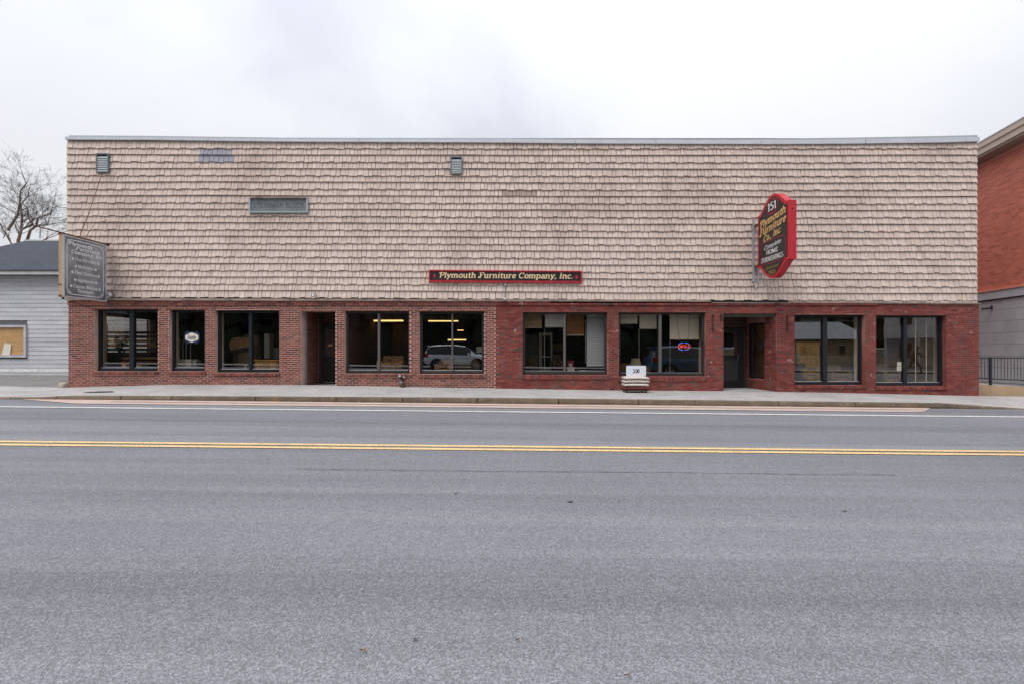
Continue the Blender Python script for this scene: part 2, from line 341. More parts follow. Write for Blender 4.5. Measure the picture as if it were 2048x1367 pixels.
M['neon_blue'] = mat('neon blue', (.2, .3, .9), .4, emit=((.16, .26, 1.0), 1.5))
M['navy'] = mat('navy print', (.010, .017, .060), .5)
M['maroon'] = mat('maroon notice', (.22, .012, .045), .6)
M['board_white'] = mat('white placard', (.66, .69, .76), .45, .4)
M['black_print'] = mat('black print', (.02, .02, .03), .6)
M['red_plastic'] = mat('red plastic', (.36, .02, .02), .4)
M['brass'] = mat('tarnished brass', (.12, .075, .05), .5, .5, .6, var=(15, .35))
M['green'] = mat('house plant', (.02, .05, .02), .7)
M['white_clap'] = mat('white house paint', (.60, .60, .59), .8, var=(1, .06), var2=(1, .05))
M['tan_house'] = mat('tan house paint', (.33, .24, .15), .85, var=(1, .1))
M['evergreen'] = mat('far wood', (.022, .027, .02), .95, .1, rand=('island', .4))
M['fence_wood'] = mat('fence boards', (.20, .13, .075), .9, rand=('object', .15), var=(4, .2))

# ================================================================== lettering: a stroke alphabet with thick stems, thin hairlines and slab serifs
def arc(cx, cy, rx, ry, a0, a1, n=12): return [(cx + rx * math.cos(R(a0 + (a1 - a0) * i / n)), cy + ry * math.sin(R(a0 + (a1 - a0) * i / n))) for i in range(n + 1)]
XH, CAP = .48, .70
def st(x, y0, y1): return [(x, y0), (x, y1)]
SER = 'ser'
def serif(x, y): return (SER, x, y)
G = {
 'a': (.50, [arc(.22, .14, .15, .14, 60, 330), st(.37, 0, .36), arc(.23, .34, .14, .13, 0, 150), serif(.42, .015)]),
 'b': (.52, [st(.10, 0, CAP), arc(.25, .24, .17, .23, -180, 180)]),
 'c': (.44, [arc(.25, .24, .18, .23, 40, 320)]),
 'd': (.54, [arc(.23, .24, .17, .23, 0, 360), st(.40, 0, CAP), serif(.43, .015), serif(.36, .69)]),
 'e': (.47, [[(.09, .25), (.39, .27)], arc(.25, .24, .17, .23, 8, 325)]),
 'f': (.34, [st(.15, 0, .55), arc(.26, .55, .11, .15, 180, 50), [(.04, .45), (.30, .45)], serif(.15, .015)]),
 'g': (.50, [arc(.23, .28, .16, .19, 0, 360), st(.39, -.1, .46), arc(.24, -.08, .15, .13, 0, -160)]),
 'h': (.58, [st(.12, 0, CAP), arc(.27, .30, .15, .17, 170, 0), st(.42, 0, .30), serif(.12, .015), serif(.44, .015), serif(.08, .69)]),
 'i': (.28, [st(.14, 0, XH), [(.14, .62), (.14, .70)], serif(.14, .015), serif(.10, .465)]),
 'l': (.28, [st(.14, 0, CAP), serif(.14, .015), serif(.10, .69)]),
 'm': (.84, [st(.12, 0, XH), arc(.26, .30, .14, .17, 170, 0), st(.40, 0, .30), arc(.54, .30, .14, .17, 170, 0), st(.68, 0, .30), serif(.12, .015), serif(.40, .015), serif(.70, .015), serif(.08, .465)]),
 'n': (.57, [st(.12, 0, XH), arc(.27, .30, .15, .17, 170, 0), st(.42, 0, .30), serif(.12, .015), serif(.44, .015), serif(.08, .465)]),
 'o': (.50, [arc(.25, .24, .18, .23, 0, 360, 18)]),
 'p': (.53, [st(.12, -.22, XH), arc(.28, .24, .17, .23, -180, 180), serif(.12, -.21), serif(.08, .465)]),
 'r': (.42, [st(.13, 0, XH), arc(.28, .30, .14, .16, 170, 50), serif(.14, .015), serif(.08, .465)]),
 's': (.40, [arc(.20, .36, .13, .11, 30, 250, 8) + arc(.20, .125, .14, .12, 90, -150, 8)]),
 't': (.36, [st(.16, .10, .62), arc(.26, .11, .10, .10, 180, 320), [(.03, .46), (.31, .46)]]),
 'u': (.57, [st(.12, .18, XH), arc(.27, .17, .15, .16, 180, 350), st(.42, 0, XH), serif(.08, .465), serif(.39, .465), serif(.46, .015)]),
 'v': (.48, [[(.07, XH), (.24, 0)], [(.24, 0), (.42, XH)], serif(.08, .465), serif(.41, .465)]),
 'w': (.72, [[(.07, XH), (.21, 0)], [(.21, 0), (.36, XH)], [(.36, XH), (.49, 0)], [(.49, 0), (.65, XH)], serif(.08, .465), serif(.64, .465)]),
 'y': (.50, [[(.08, XH), (.25, .02)], [(.43, XH), (.25, .02), (.15, -.18), (.06, -.20)], serif(.09, .465), serif(.42, .465)]),
 'A': (.66, [[(.06, 0), (.32, CAP)], [(.32, CAP), (.58, 0)], [(.16, .22), (.48, .22)], serif(.07, .015), serif(.57, .015)]),
 'B': (.60, [st(.14, 0, CAP), [(.14, .685)] + arc(.34, .525, .15, .16, 90, -90, 8) + [(.14, .365)], [(.14, .36)] + arc(.36, .19, .17, .175, 90, -90, 8) + [(.14, .015)], serif(.10, .015), serif(.10, .685)]),
 'C': (.66, [arc(.34, .35, .26, .34, 45, 318, 16), st(.53, .48, .70)]),
 'D': (.68, [st(.14, 0, CAP), [(.14, .685)] + arc(.30, .35, .28, .335, 90, -90, 12) + [(.14, .015)]]),
 'E': (.58, [st(.14, 0, CAP), [(.08, .685), (.50, .685)], [(.14, .36), (.42, .36)], [(.08, .015), (.52, .015)], st(.50, .56, .69), st(.52, .02, .15)]),
 'F': (.58, [st(.20, 0, CAP), [(.06, .60), (.12, .685), (.54, .685)], [(.20, .37), (.44, .37)], serif(.20, .015), st(.53, .54, .69), arc(.08, .08, .07, .06, 60, 330, 8)]),
 'G': (.70, [arc(.34, .35, .26, .34, 45, 345, 16), st(.56, .05, .30), [(.44, .30), (.62, .30)]]),
 'H': (.72, [st(.16, 0, CAP), st(.56, 0, CAP), [(.16, .36), (.56, .36)], serif(.16, .015), serif(.16, .685), serif(.56, .015), serif(.56, .685)]),
 'I': (.36, [st(.18, 0, CAP), serif(.18, .015), serif(.18, .685)]),
 'K': (.66, [st(.15, 0, CAP), [(.52, .69), (.15, .28)], [(.26, .38), (.56, 0)], serif(.15, .015), serif(.15, .685), serif(.56, .015)]),
 'L': (.54, [st(.15, 0, CAP), [(.08, .015), (.48, .015)], serif(.15, .685), st(.48, .02, .15)]),
 'M': (.84, [st(.13, 0, CAP), [(.13, CAP), (.41, .05)], [(.41, .05), (.69, CAP)], st(.69, 0, CAP), serif(.12, .015), serif(.70, .015)]),
 'N': (.72, [st(.14, 0, CAP), [(.14, CAP), (.57, 0)], st(.57, 0, CAP), serif(.12, .015), serif(.12, .685), serif(.58, .685)]),
 'O': (.70, [arc(.35, .35, .27, .34, 0, 360, 20)]),
 'P': (.60, [st(.20, 0, CAP), [(.04, .52)] + arc(.12, .58, .08, .1, 200, 90, 5) + [(.20, .685)] + arc(.38, .51, .17, .175, 90, -90, 8) + [(.20, .335)], serif(.20, .015)]),
 'R': (.66, [st(.15, 0, CAP), [(.15, .685)] + arc(.36, .52, .16, .165, 90, -90, 8) + [(.15, .355)], [(.34, .355), (.58, 0)], serif(.15, .015), serif(.10, .685), serif(.58, .015)]),
 'S': (.54, [arc(.27, .52, .18, .165, 30, 260, 10) + arc(.27, .18, .19, .175, 90, -155, 10)]),
 'T': (.62, [st(.31, 0, CAP), [(.05, .685), (.57, .685)], serif(.31, .015), st(.06, .55, .69), st(.56, .55, .69)]),
 'U': (.70, [st(.15, .22, CAP), arc(.345, .23, .195, .22, 180, 360), st(.54, .22, CAP), serif(.15, .685), serif(.54, .685)]),
 'W': (.92, [[(.06, CAP), (.25, 0)], [(.25, 0), (.45, CAP)], [(.45, CAP), (.64, 0)], [(.64, 0), (.86, CAP)], serif(.07, .685), serif(.45, .685), serif(.85, .685)]),
 '0': (.52, [arc(.26, .35, .18, .34, 0, 360, 18)]),
 '1': (.38, [[(.06, .56), (.20, .69)], st(.20, 0, CAP), serif(.20, .015)]),
 '2': (.50, [arc(.25, .51, .17, .18, 160, -30, 10) + [(.08, .02)], [(.07, .02), (.45, .02)]]),
 '3': (.50, [arc(.23, .52, .17, .17, 150, -80, 10), arc(.23, .185, .19, .18, 85, -150, 10)]),
 '5': (.50, [[(.42, .685), (.12, .685)], st(.12, .38, .685), arc(.23, .215, .19, .20, 120, -150, 12)]),
 '9': (.50, [arc(.25, .49, .17, .20, 0, 360, 14), [(.42, .49)] + arc(.20, .42, .22, .41, 0, -80, 8)]),
 '.': (.22, [[(.11, .02), (.11, .10)]]), ',': (.22, [[(.12, .08), (.12, .02), (.06, -.10)]]), ' ': (.28, []),
}
def text_polys(s, thick=.11, thin=.05, serifs=True, slab=.20, sw=.055):
    x = 0; polys = []
    for ch in s:
        w, strokes = G[ch]
        for k in strokes:
            if k[0] == SER:
                if serifs: polys.append([(x + k[1] - slab / 2, k[2] - sw / 2), (x + k[1] + slab / 2, k[2] - sw / 2), (x + k[1] + slab / 2, k[2] + sw / 2), (x + k[1] - slab / 2, k[2] + sw / 2)])
                continue
            n = len(k); lft = []; rgt = []
            for i in range(n):
                a = k[max(i - 1, 0)]; b = k[min(i + 1, n - 1)]; dx, dy = b[0] - a[0], b[1] - a[1]; l = math.hypot(dx, dy) or 1
                wd = (thin + (thick - thin) * abs(dy) / l) / 2
                if ch in '.,': wd = thick * .55
                lft.append((x + k[i][0] - dy / l * wd, k[i][1] + dx / l * wd)); rgt.append((x + k[i][0] + dy / l * wd, k[i][1] - dx / l * wd))
            for i in range(n - 1): polys.append([lft[i], rgt[i], rgt[i + 1], lft[i + 1]])
        x += w
    return polys, x
def lettering(name, s, material, parent, origin, u, v, nrm, height, width=None, shear=0, center=True, tilt=0, depth=.004, **kw):
    """height = cap height in metres; origin = centre of the baseline; every word is a piece of its own"""
    w = sum(G[ch][0] for ch in s); sy = height / CAP; sx = (width / w) if width else sy
    u, v, nrm, o = Vector(u).normalized(), Vector(v).normalized(), Vector(nrm).normalized(), Vector(origin)
    x = -w / 2; o_ = None
    for word in s.split(' '):
        polys, ww = text_polys(word, **kw); mb = MB()
        for i, p in enumerate(polys):
            off = depth + (i % 23) * .00012
            mb.add([o + u * ((q[0] + x + q[1] * shear) * sx) + v * (q[1] * sy + tilt * (q[0] + x) * sx) + nrm * off for q in p], [tuple(range(len(p)))])
        o_ = mb.build(name, material, parent, fix=False); x += ww + G[' '][0]
    return o_

# ================================================================== ground, road, kerb
def road_z(X): return -.01 * X
KERBX = [(-40, .03), (-12.9, .045), (-11.9, .10), (-10.4, .115), (-5, .14), (0, .158), (6, .15), (11.6, .135), (12.3, .09), (13.8, .01), (40, .01)]   # kerb height above the road
def kerb_z(X): return road_z(X) + interp(KERBX, X)
WALLX = [(-40, .42), (-16.5, .235), (PX(137), .199), (PX(330), .290), (PX(600), .282), (PX(991), .169), (PX(1250), .10), (PX(1447), .083), (PX(1650), .034), (PX(1958), -.082), (40, -.32)]
def wall_z(X): return interp(WALLX, X)
YK = -3.0
g = MB()
gx = [-400, -120, -60, -40, -20, 0, 20, 40, 60, 120, 400]; gy = [-600, -120, -60, -35, -19, 24, 60, 200, 600]
vs = []
for Y in gy:
    for X in gx:
        z = road_z(max(-40, min(40, X))) - .08
        if Y <= -35: z += .9 + (.8 if Y <= -60 else 0)
        if Y >= 60: z += .1
        vs.append((X, Y, z))
nx = len(gx)
g.add(vs, [(j * nx + i, j * nx + i + 1, (j + 1) * nx + i + 1, (j + 1) * nx + i) for j in range(len(gy) - 1) for i in range(nx - 1)])
tag(g.build('ground', M['ground']), kind='structure')
def strip(y0, y1, x0, x1, n, dz, zf=road_z):
    m = MB(); v = []
    for i in range(n + 1):
        X = lerp(x0, x1, i / n); v += [(X, y0, zf(X) + dz), (X, y1, zf(X) + dz)]
    m.add(v, [(2 * i, 2 * i + 2, 2 * i + 3, 2 * i + 1) for i in range(n)]); return m
# the road surface, finely meshed with slight unevenness
def road_mesh():
    m = MB(); nx_, ny_ = 160, 30; v = []
    for j in range(ny_ + 1):
        Y = lerp(-17.6, -2.9, j / ny_)
        for i in range(nx_ + 1):
            X = lerp(-60, 60, i / nx_)
            v.append((X, Y, road_z(X) + .006 * mnoise.noise(Vector((X * .25, Y * .6, 3)))* (0 if j in (0, ny_) else 1)))
    m.add(v, [(j * (nx_ + 1) + i, j * (nx_ + 1) + i + 1, (j + 1) * (nx_ + 1) + i + 1, (j + 1) * (nx_ + 1) + i) for j in range(ny_) for i in range(nx_)])
    return m
tag(road_mesh().build('road', M['asphalt'], smooth=True), kind='structure')
MARK = .009
tag(strip(-4.60, -4.44, -60, 60, 40, MARK).build('white_edge_line', M['white_paint']), kind='structure')
tag(strip(-8.45, -8.335, -60, 60, 40, MARK).build('yellow_centre_line', M['yellow_paint']), kind='structure')
tag(strip(-8.665, -8.55, -60, 60, 40, MARK).build('yellow_centre_line', M['yellow_paint']), kind='structure')
# gutter slab: tapers away at both ends
def gutter():
    x0, x1 = -13.0, 11.1; m = MB(); v = []; n = 60
    for i in range(n + 1):
        X = lerp(x0, x1, i / n); w = .80 * min(1, (X - x0) / 2.2 + .02, (x1 - X) / .9 + .02) + .03 * mnoise.noise(Vector((X * .8, 0, 0)))
        v += [(X, YK - max(w, .02), road_z(X) + .010), (X, YK + .06, road_z(X) + .014)]
    m.add(v, [(2 * i, 2 * i + 2, 2 * i + 3, 2 * i + 1) for i in range(n)]); return m
gut = tag(gutter().build('gutter', M['gutter']), kind='structure')
m = MB(); v = []
for i in range(121):
    X = lerp(-10.3, 10.6, i / 120); w = .016 + .012 * mnoise.noise(Vector((X * 3, 5, 0)))
    v += [(X, -3.42 - w, road_z(X) + .0165), (X, -3.40 + w, road_z(X) + .0165)]
m.add(v, [(2 * i, 2 * i + 2, 2 * i + 3, 2 * i + 1) for i in range(120)]); m.build('gutter_joint', M['joint'], gut)
# tar crack in the near lane and dark spots
cr_root = MB(); v = []
for i in range(161):
    X = lerp(-2.6, 4.6, i / 160); Y = -9.80 + .035 * mnoise.noise(Vector((X * 1.3, 9, 0))) ; w = .004 + .010 * abs(mnoise.noise(Vector((X * 4, 2, 0))))
    v += [(X, Y - w, road_z(X) + MARK), (X, Y + w, road_z(X) + MARK)]
cr_root.add(v, [(2 * i, 2 * i + 2, 2 * i + 3, 2 * i + 1) for i in range(160)])
tag(cr_root.build('road_crack', M['tar']), kind='structure')
def blot(px, py, rx, ry, material, name, seed):
    d = CAMZ * F / (py - HOR); X = (px - 1024) * d / F; d = (CAMZ - road_z(X)) * F / (py - HOR); X = (px - 1024) * d / F; Y = CAMY + d
    mm = MB(); pts = []
    for k in range(16):
        th = 2 * math.pi * k / 16; q = 1 + .45 * mnoise.noise(Vector((math.cos(th) * 1.7 + seed, math.sin(th) * 1.7, seed)))
        pts.append((X + rx * q * math.cos(th), Y + ry * q * math.sin(th), road_z(X) + MARK + .001))
    mm.add(pts, [tuple(range(16))]); return tag(mm.build(name, material), kind='structure')
for i, (px, py, rx, ry) in enumerate([(1141, 1003, .03, .018), (830, 1280, .012, .01), (1238, 1003, .012, .008), (912, 986, .02, .012), (1690, 1022, .02, .012)]):
    blot(px, py, rx, ry, M['tar'], 'tar_spot', i * 3.1)
M['leaf'] = mat('dead leaf', (.22, .13, .07), .9)
def dead_leaf(px, py, r, label):
    d = CAMZ * F / (py - HOR); X = (px - 1024) * d / F; Y = CAMY + d; mm = MB(); z = road_z(X) + .008
    n = 12; pts = []
    for k in range(n):
        th = 2 * math.pi * k / n; q = r * (1 + .5 * math.sin(3 * th + px)); pts.append((X + q * math.cos(th), Y + q * .55 * math.sin(th), z + .006 * math.sin(2 * th) + .006))
    pts.append((X, Y, z + .012)); mm.add(pts, [(k, (k + 1) % n, n) for k in range(n)])
    tag(mm.build('dead_leaf', M['leaf']), label, 'leaf', 'dead leaves on the road')
dead_leaf(727, 1307, .016, 'curled brown dead leaf on the asphalt at lower left of centre')
dead_leaf(1036, 1283, .009, 'tiny dark dead leaf on the asphalt near the centre foreground')
dead_leaf(1255, 1352, .014, 'brown dead leaf on the asphalt at the very bottom edge')

# sidewalk and driveway sheets
m = MB(); v = []; xs = [lerp(-40, 40, i / 160) for i in range(161)]; NYS = 8
for X in xs:
    for j in range(NYS + 1):
        t = j / NYS; Y = lerp(YK + .14, .04, t)
        v.append((X, Y, lerp(kerb_z(X) - .004, wall_z(X), t) + .006 * mnoise.noise(Vector((X * .7, Y * 1.1, 0))) * (0 if j in (0, NYS) else 1)))
m.add(v, [(i * (NYS + 1) + j, (i + 1) * (NYS + 1) + j, (i + 1) * (NYS + 1) + j + 1, i * (NYS + 1) + j + 1) for i in range(160) for j in range(NYS)])
sw_o = tag(m.build('sidewalk', M['sidewalk'], smooth=True), kind='structure')
m = MB(); v = []
for X in [lerp(-40, -14.2, i / 20) for i in range(21)]:
    for j in range(9):
        t = j / 8; Y = lerp(.02, 16, t); v.append((X, Y, lerp(wall_z(X) - .004, .36, min(1, t * 3.6))))
m.add(v, [(i * 9 + j, (i + 1) * 9 + j, (i + 1) * 9 + j + 1, i * 9 + j + 1) for i in range(20) for j in range(8)])
tag(m.build('driveway', M['drive'], smooth=True), kind='structure')
m = MB(); m.quad((15.2, .02, -.10), (40, .02, -.33), (40, 20, -.33), (15.2, 20, -.10)); tag(m.build('side_yard', M['drive']), kind='structure')
# patched cover in the sidewalk
pm = MB(); pts = []
for k in range(20):
    th = 2 * math.pi * k / 20; q = 1 + .2 * mnoise.noise(Vector((math.cos(th), math.sin(th), 4)))
    X = PX(195, -2.1) + .42 * q * math.cos(th); Y = -2.05 + .16 * q * math.sin(th); pts.append((X, Y, lerp(kerb_z(X), wall_z(X), (Y - YK) / 3) + .012))
pm.add(pts, [tuple(range(20))]); tag(pm.build('sidewalk_patch', M['tar']), kind='structure')

# kerb stones, each its own piece
kerb_root = empty('kerb', (0, YK, 0)); tag(kerb_root, kind='structure')
joints = [-60, -420, 20, 113, 241, 342, 510, 672, 805, 955, 1117, 1277, 1390, 1557, 1710, 1915, 2110, 2500]
jx = sorted(PX(p, YK) for p in joints)
for i, (a, b) in enumerate(zip(jx, jx[1:])):
    n = max(4, int((b - a) / .30)); mm = MB(); v = []; rows = 4
    for k in range(n + 1):
        X = lerp(a + .012, b - .012, k / n); zt = kerb_z(X); zb = road_z(X) - .03; rr = lambda s: .012 * mnoise.noise(Vector((X * 4, s * 3.3, i)))
        v += [(X, YK + rr(1) , zb), (X, YK - .006 + rr(2), lerp(zb, zt, .5)), (X, YK + .012 + rr(3), zt - .018), (X, YK + .035 + rr(4) * .5, zt + rr(5) * .35), (X, YK + .16, zt + rr(6) * .2), (X, YK + .16, zb)]
    q = 6
    mm.add(v, [(k * q + j, (k + 1) * q + j, (k + 1) * q + j + 1, k * q + j + 1) for k in range(n) for j in range(q - 1)] + [tuple(range(q)), tuple(range(n * q, n * q + q))[::-1]])
    mm.build('kerb_stone', M['kerb'], kerb_root)

# ================================================================== the shop building
XL, XR, XSPLIT = PX(137), PX(1958), PX(991)
ZB = -.35                                                         # foot of the walls, below the pavement
shop = empty('shop_building', (0, 0, 0), 'long two storey shop block with tan shingled upper wall and red brick storefront', 'building')
ZTOPB = PZ(599)                                                   # top of the brickwork at left
def ztopb(X): return interp([(XL, PZ(601)), (PX(1000), PZ(602.5)), (PX(1560), PZ(606)), (XR, PZ(608.5))], X)
WIN = [  # px x0,x1,y0,y1, sill y, mullion px list
 (188.7, 315.8, 619.0, 741.0, 749.0, [(252, 261)]), (338.0, 409.8, 620.0, 741.0, 749.0, []), (430.2, 558.4, 621.0, 743.7, 751.0, [(493, 499)]),
 (689.3, 819.0, 622.5, 745.7, 753.0, [(753, 757.5)]), (838.4, 968.3, 623.0, 746.5, 754.0, [(902, 905)]), (1045.6, 1214.8, 624.7, 748.2, 757.4, [(1127.5, 1132)]),
 (1237.4, 1411.7, 625.0, 751.0, 760.5, [(1319.5, 1325)]), (1589.0, 1730.0, 630.0, 768.7, 775.5, [(1651, 1660)]), (1752.0, 1892.3, 631.0, 770.5, 778.0, [(1814, 1821)])]
DOORS = [(602.0, 670.8, 622.0), (1447.0, 1553.0, 627.0)]
OPEN = []                                                          # (x0,x1,z0,z1)
for w in WIN: OPEN.append((PX(w[0]), PX(w[1]), PZ(w[4]), PZ(w[2])))
for d in DOORS: OPEN.append((PX(d[0]), PX(d[1]), ZB, PZ(d[2])))
OPEN.sort()
def wall_boxes(x0, x1):
    mm = MB(); cur = x0
    for (a, b, c, d) in OPEN:
        if b <= x0 or a >= x1: continue
        if a > cur: mm.box(cur, a, 0, .32, ZB, ztopb((cur + a) / 2) - .012)
        mm.box(a, b, 0, .32, d, ztopb((a + b) / 2) - .012)
        if c > ZB + .01: mm.box(a, b, 0, .32, ZB, c)
        cur = b
    if cur < x1: mm.box(cur, x1, 0, .32, ZB, ztopb(x1) - .012)
    return mm
wall_nat = wall_boxes(XL, XSPLIT).build('brick_wall', M['mortar_nat'], shop); wall_nat['label'] = 'natural red brick left half with pale mortar'
wall_pnt = wall_boxes(XSPLIT, XR).build('brick_wall', M['mortar_pnt'], shop); wall_pnt['label'] = 'dark red painted brick right half'
CO, BL, MJ = .0677, .1985, .0105
def brick_layout(x0, x1, z0, ztop, opens, co=CO, bl=BL, mj=MJ, tooth=(0, 0)):
    rows = []; k = 0; z = z0
    while z + co <= ztop(x0) + .2:
        zz0, zz1 = z, z + co - mj
        iv = [(x0 + (tooth[0] if k % 2 else 0), x1 + (tooth[1] if k % 2 else 0))]
        for (a, b, c, d) in opens:
            if zz1 > c + .012 and zz0 < d - .012:
                n = []
                for (p, q) in iv:
                    if b <= p or a >= q: n.append((p, q))
                    else:
                        if a > p: n.append((p, a))
                        if b < q: n.append((b, q))
                iv = n
        for (p, q) in iv:
            start = p if (p != x0 or True) else p
            step = bl + mj; off = 0 if k % 2 == 0 else -step / 2
            i0 = math.floor((p - x0 - off) / step); xx = x0 + off + i0 * step
            while xx < q:
                a, b = max(xx, p + .002), min(xx + bl, q - .002)
                if b - a > .035 and zz1 <= ztop((a + b) / 2) + .005: rows.append((a, b, zz0, zz1, b - a > bl - .004))
                xx += step
        z += co; k += 1
    return rows
def brick_box(mb, a, b, z0, z1, y, back=.004):
    mb.add([(a, y, z0), (b, y, z0), (b, y, z1), (a, y, z1), (a, back, z0), (b, back, z0), (b, back, z1), (a, back, z1)], [(0, 1, 2, 3), (3, 2, 6, 7), (1, 0, 4, 5), (0, 3, 7, 4), (2, 1, 5, 6)])
unit = MB(); brick_box(unit, -.5, .5, -.5, .5, 0, 1.0)
brick_me = {}
for key in ('nat', 'pnt'):
    me = bpy.data.meshes.new('brick_' + key); me.from_pydata(unit.v, [], unit.f); me.materials.append(M['brick_%s_object' % key]); me.update(); brick_me[key] = me
LEDGE0 = PZ(612.5)
def lay(x0, x1, key, wall, nparts, proudbase):
    rows = brick_layout(x0, x1, ZB, ztopb, OPEN, mj=.0165 if key == 'nat' else .0100, bl=.1968 if key == 'nat' else .2033, tooth=(0, .10) if key == 'nat' else (.10, 0))
    rows = [r for r in rows if r[3] > wall_z((r[0] + r[1]) / 2) - .05]
    order = sorted(range(len(rows)), key=lambda i: (not rows[i][4], abs((rows[i][0] + rows[i][1]) / 2 - PX(991))))
    sel = set(order[:nparts]); stuff = MB()
    for i, (a, b, z0, z1, full) in enumerate(rows):
        y = -(proudbase + random.uniform(-.0015, .0025))
        if z0 > LEDGE0: y -= .045
        if random.random() < .004 and key == 'pnt': y = -.002
        dz = random.uniform(-.001, .001)
        if i in sel: mesh_obj('brick', brick_me[key], wall, ((a + b) / 2, y, (z0 + z1) / 2 + dz), (b - a, abs(y) - .001, z1 - z0))
        else: brick_box(stuff, a, b, z0 + dz, z1 + dz, y, -.001)
    tag(stuff.build('brickwork', M['brick_%s_island' % key], wall, fix=False), kind='stuff')
lay(XL, XSPLIT, 'nat', wall_nat, 150, .0045)
lay(XSPLIT, XR, 'pnt', wall_pnt, 150, .0045)
# toothed joint where the old brick meets the painted part, plus weathered ledge cap and flashing board under the shingles
def cap_strip(x0, x1, py0, py1, y0, y1, material, name, n=40, wob=.008):
    mm = MB(); v = []
    for i in range(n + 1):
        X = lerp(x0, x1, i / n); a = PZ(interp([(x0, py0[0]), (x1, py0[1])], X)) + wob * mnoise.noise(Vector((X * 1.1, py0[0], 0))); b = PZ(interp([(x0, py1[0]), (x1, py1[1])], X)) + wob * mnoise.noise(Vector((X * 1.3, py1[0], 7)))
        v += [(X, y0, a), (X, y0, b), (X, y1, b), (X, y1, a)]
    mm.add(v, [(i * 4 + j, (i + 1) * 4 + j, (i + 1) * 4 + (j + 1) % 4, i * 4 + (j + 1) % 4) for i in range(n) for j in range(4)] + [(0, 1, 2, 3), tuple(range(n * 4, n * 4 + 4))[::-1]])
    return mm.build(name, material, shop)
cap_strip(XL, PX(1420), (596.5, 600.5), (601.5, 604), -.075, .25, M['weathered'], 'flashing_board')
cap_strip(PX(1422), PX(1576), (598, 598), (605.5, 606), -.02, .25, M['black'], 'flashing_gap', 10, 0)
cap_strip(PX(1422), PX(1576), (605.0, 605.6), (606.8, 607.4), -.06, .02, M['weathered'], 'flashing_board', 10, .004)
cap_strip(PX(1578), XR, (603, 606.0), (606, 608.5), -.06, .25, M['weathered'], 'flashing_board')

# ---- upper wall: shingles
XS0, XS1 = PX(135.5), PX(1952.5)
ZS0, ZS1 = PZ(597), PZ(284)
m = MB(); m.box(XS0 + .03, XS1 - .03, .0, .30, PZ(606), ZS1 + .12); upper = m.build('upper_wall', M['felt'], shop)
EXPO = .2256
sm = MB(); sm.add([(-.5, -1, 0), (.5, -1, 0), (.5, -.12, 1), (-.5, -.12, 1), (-.5, 0, 0), (.5, 0, 0), (.5, 0, 1), (-.5, 0, 1)], [(0, 1, 2, 3), (1, 0, 4, 5), (0, 3, 7, 4), (2, 1, 5, 6), (3, 2, 6, 7)])
sh_me = bpy.data.meshes.new('shingle'); sh_me.from_pydata(sm.v, [], sm.f); sh_me.materials.append(M['shingle_object']); sh_me.update()
# each row's bottom edge follows the sag of the wall
def sag(X, t):   # t 0 bottom .. 1 top
    return interp([(XS0, .05), (PX(600), .045), (0, 0), (PX(1250), -.03), (PX(1450), -.04), (XS1, -.058)], X) * (1 - t) + interp([(XS0, 0), (0, -.02), (9, -.02), (XS1, .0)], X) * t + .012 * mnoise.noise(Vector((X * .35, t * 9, 0)))
PATCH = [(PX(402), PX(462), PZ(323.5), PZ(296), 'shingle_patch'), (PX(1010), PX(1072), PZ(392), PZ(378), 'shingle_dull')]
rng = random.Random(11)
shing = []
nrow = int((ZS1 - ZS0) / EXPO) + 2
for r_ in range(-1, nrow):
    zb = ZS0 + r_ * EXPO; tt = max(0, min(1, (zb - ZS0) / (ZS1 - ZS0)))
    x = XS0; wavy = (r_ % 2 == 0); drop = 0; toskip = rng.uniform(0, 1); pj = rng.uniform(.2, 1.0)
    while x < XS1 - .02:
        w = rng.choice([.075, .10, .12, .135, .15, .17, .19]) * rng.uniform(.9, 1.1) if not wavy else rng.choice([.11, .14, .17, .20]) * rng.uniform(.9, 1.1)
        w = min(w, XS1 - x)
        if XS1 - (x + w) < .05: w = XS1 - x
        X = x + w / 2
        if wavy: drop = -.018 + .015 * math.sin(X * 11.6 + r_ * 2.3 + 1.2 * math.sin(X * 1.3 + r_)) + rng.uniform(-.003, .003)
        else: drop = rng.uniform(-.003, .003)
        gap = .011
        pj -= w
        if pj < 0: gap = .022; pj = 1.02
        if r_ == -1 and X < PX(1575): x += w; continue
        z0 = zb + sag(X, tt) + drop
        ztopl = ZS1 + .05 + interp([(XS0, 0), (PX(1300), -.06), (PX(1700), -.06), (XS1, 0.02)], X)
        z1 = min(zb + EXPO + sag(X, tt) - .008, ztopl)
        if r_ == -1: z0 += EXPO * .48
        if z1 - z0 > .03: shing.append((x + gap / 2, x + w - gap / 2, z0, z1, .050 + rng.uniform(-.007, .007)))
        x += w
big = set(sorted(range(len(shing)), key=lambda i: -(shing[i][1] - shing[i][0]))[:300])
stuff = MB(); pstuff = {'shingle_patch': [], 'shingle_dull': []}
for i, (a, b, z0, z1, t) in enumerate(shing):
    X, Z = (a + b) / 2, (z0 + z1) / 2; key = None
    for p in PATCH:
        if p[0] - .05 < X < p[1] + .05 and p[2] < Z < p[3]: key = p[4]
    vv = [(a, -t, z0), (b, -t, z0), (b, -.003, z1), (a, -.003, z1), (a, 0, z0), (b, 0, z0)]
    ff = [(0, 1, 2, 3), (1, 0, 4, 5), (0, 3, 4), (2, 1, 5)]
    if key: pstuff[key].append((vv, ff))
    elif i in big: mesh_obj('shingle', sh_me, upper, (X, 0, z0), (b - a, t, z1 - z0))
    else: stuff.add(vv, ff)
tag(stuff.build('shingles', M['shingle_island'], upper, fix=False), kind='stuff')
for key, lst in pstuff.items():
    for vv, ff in lst:
        mm = MB(); mm.add(vv, ff); mm.build('shingle', M[key], upper, fix=False)
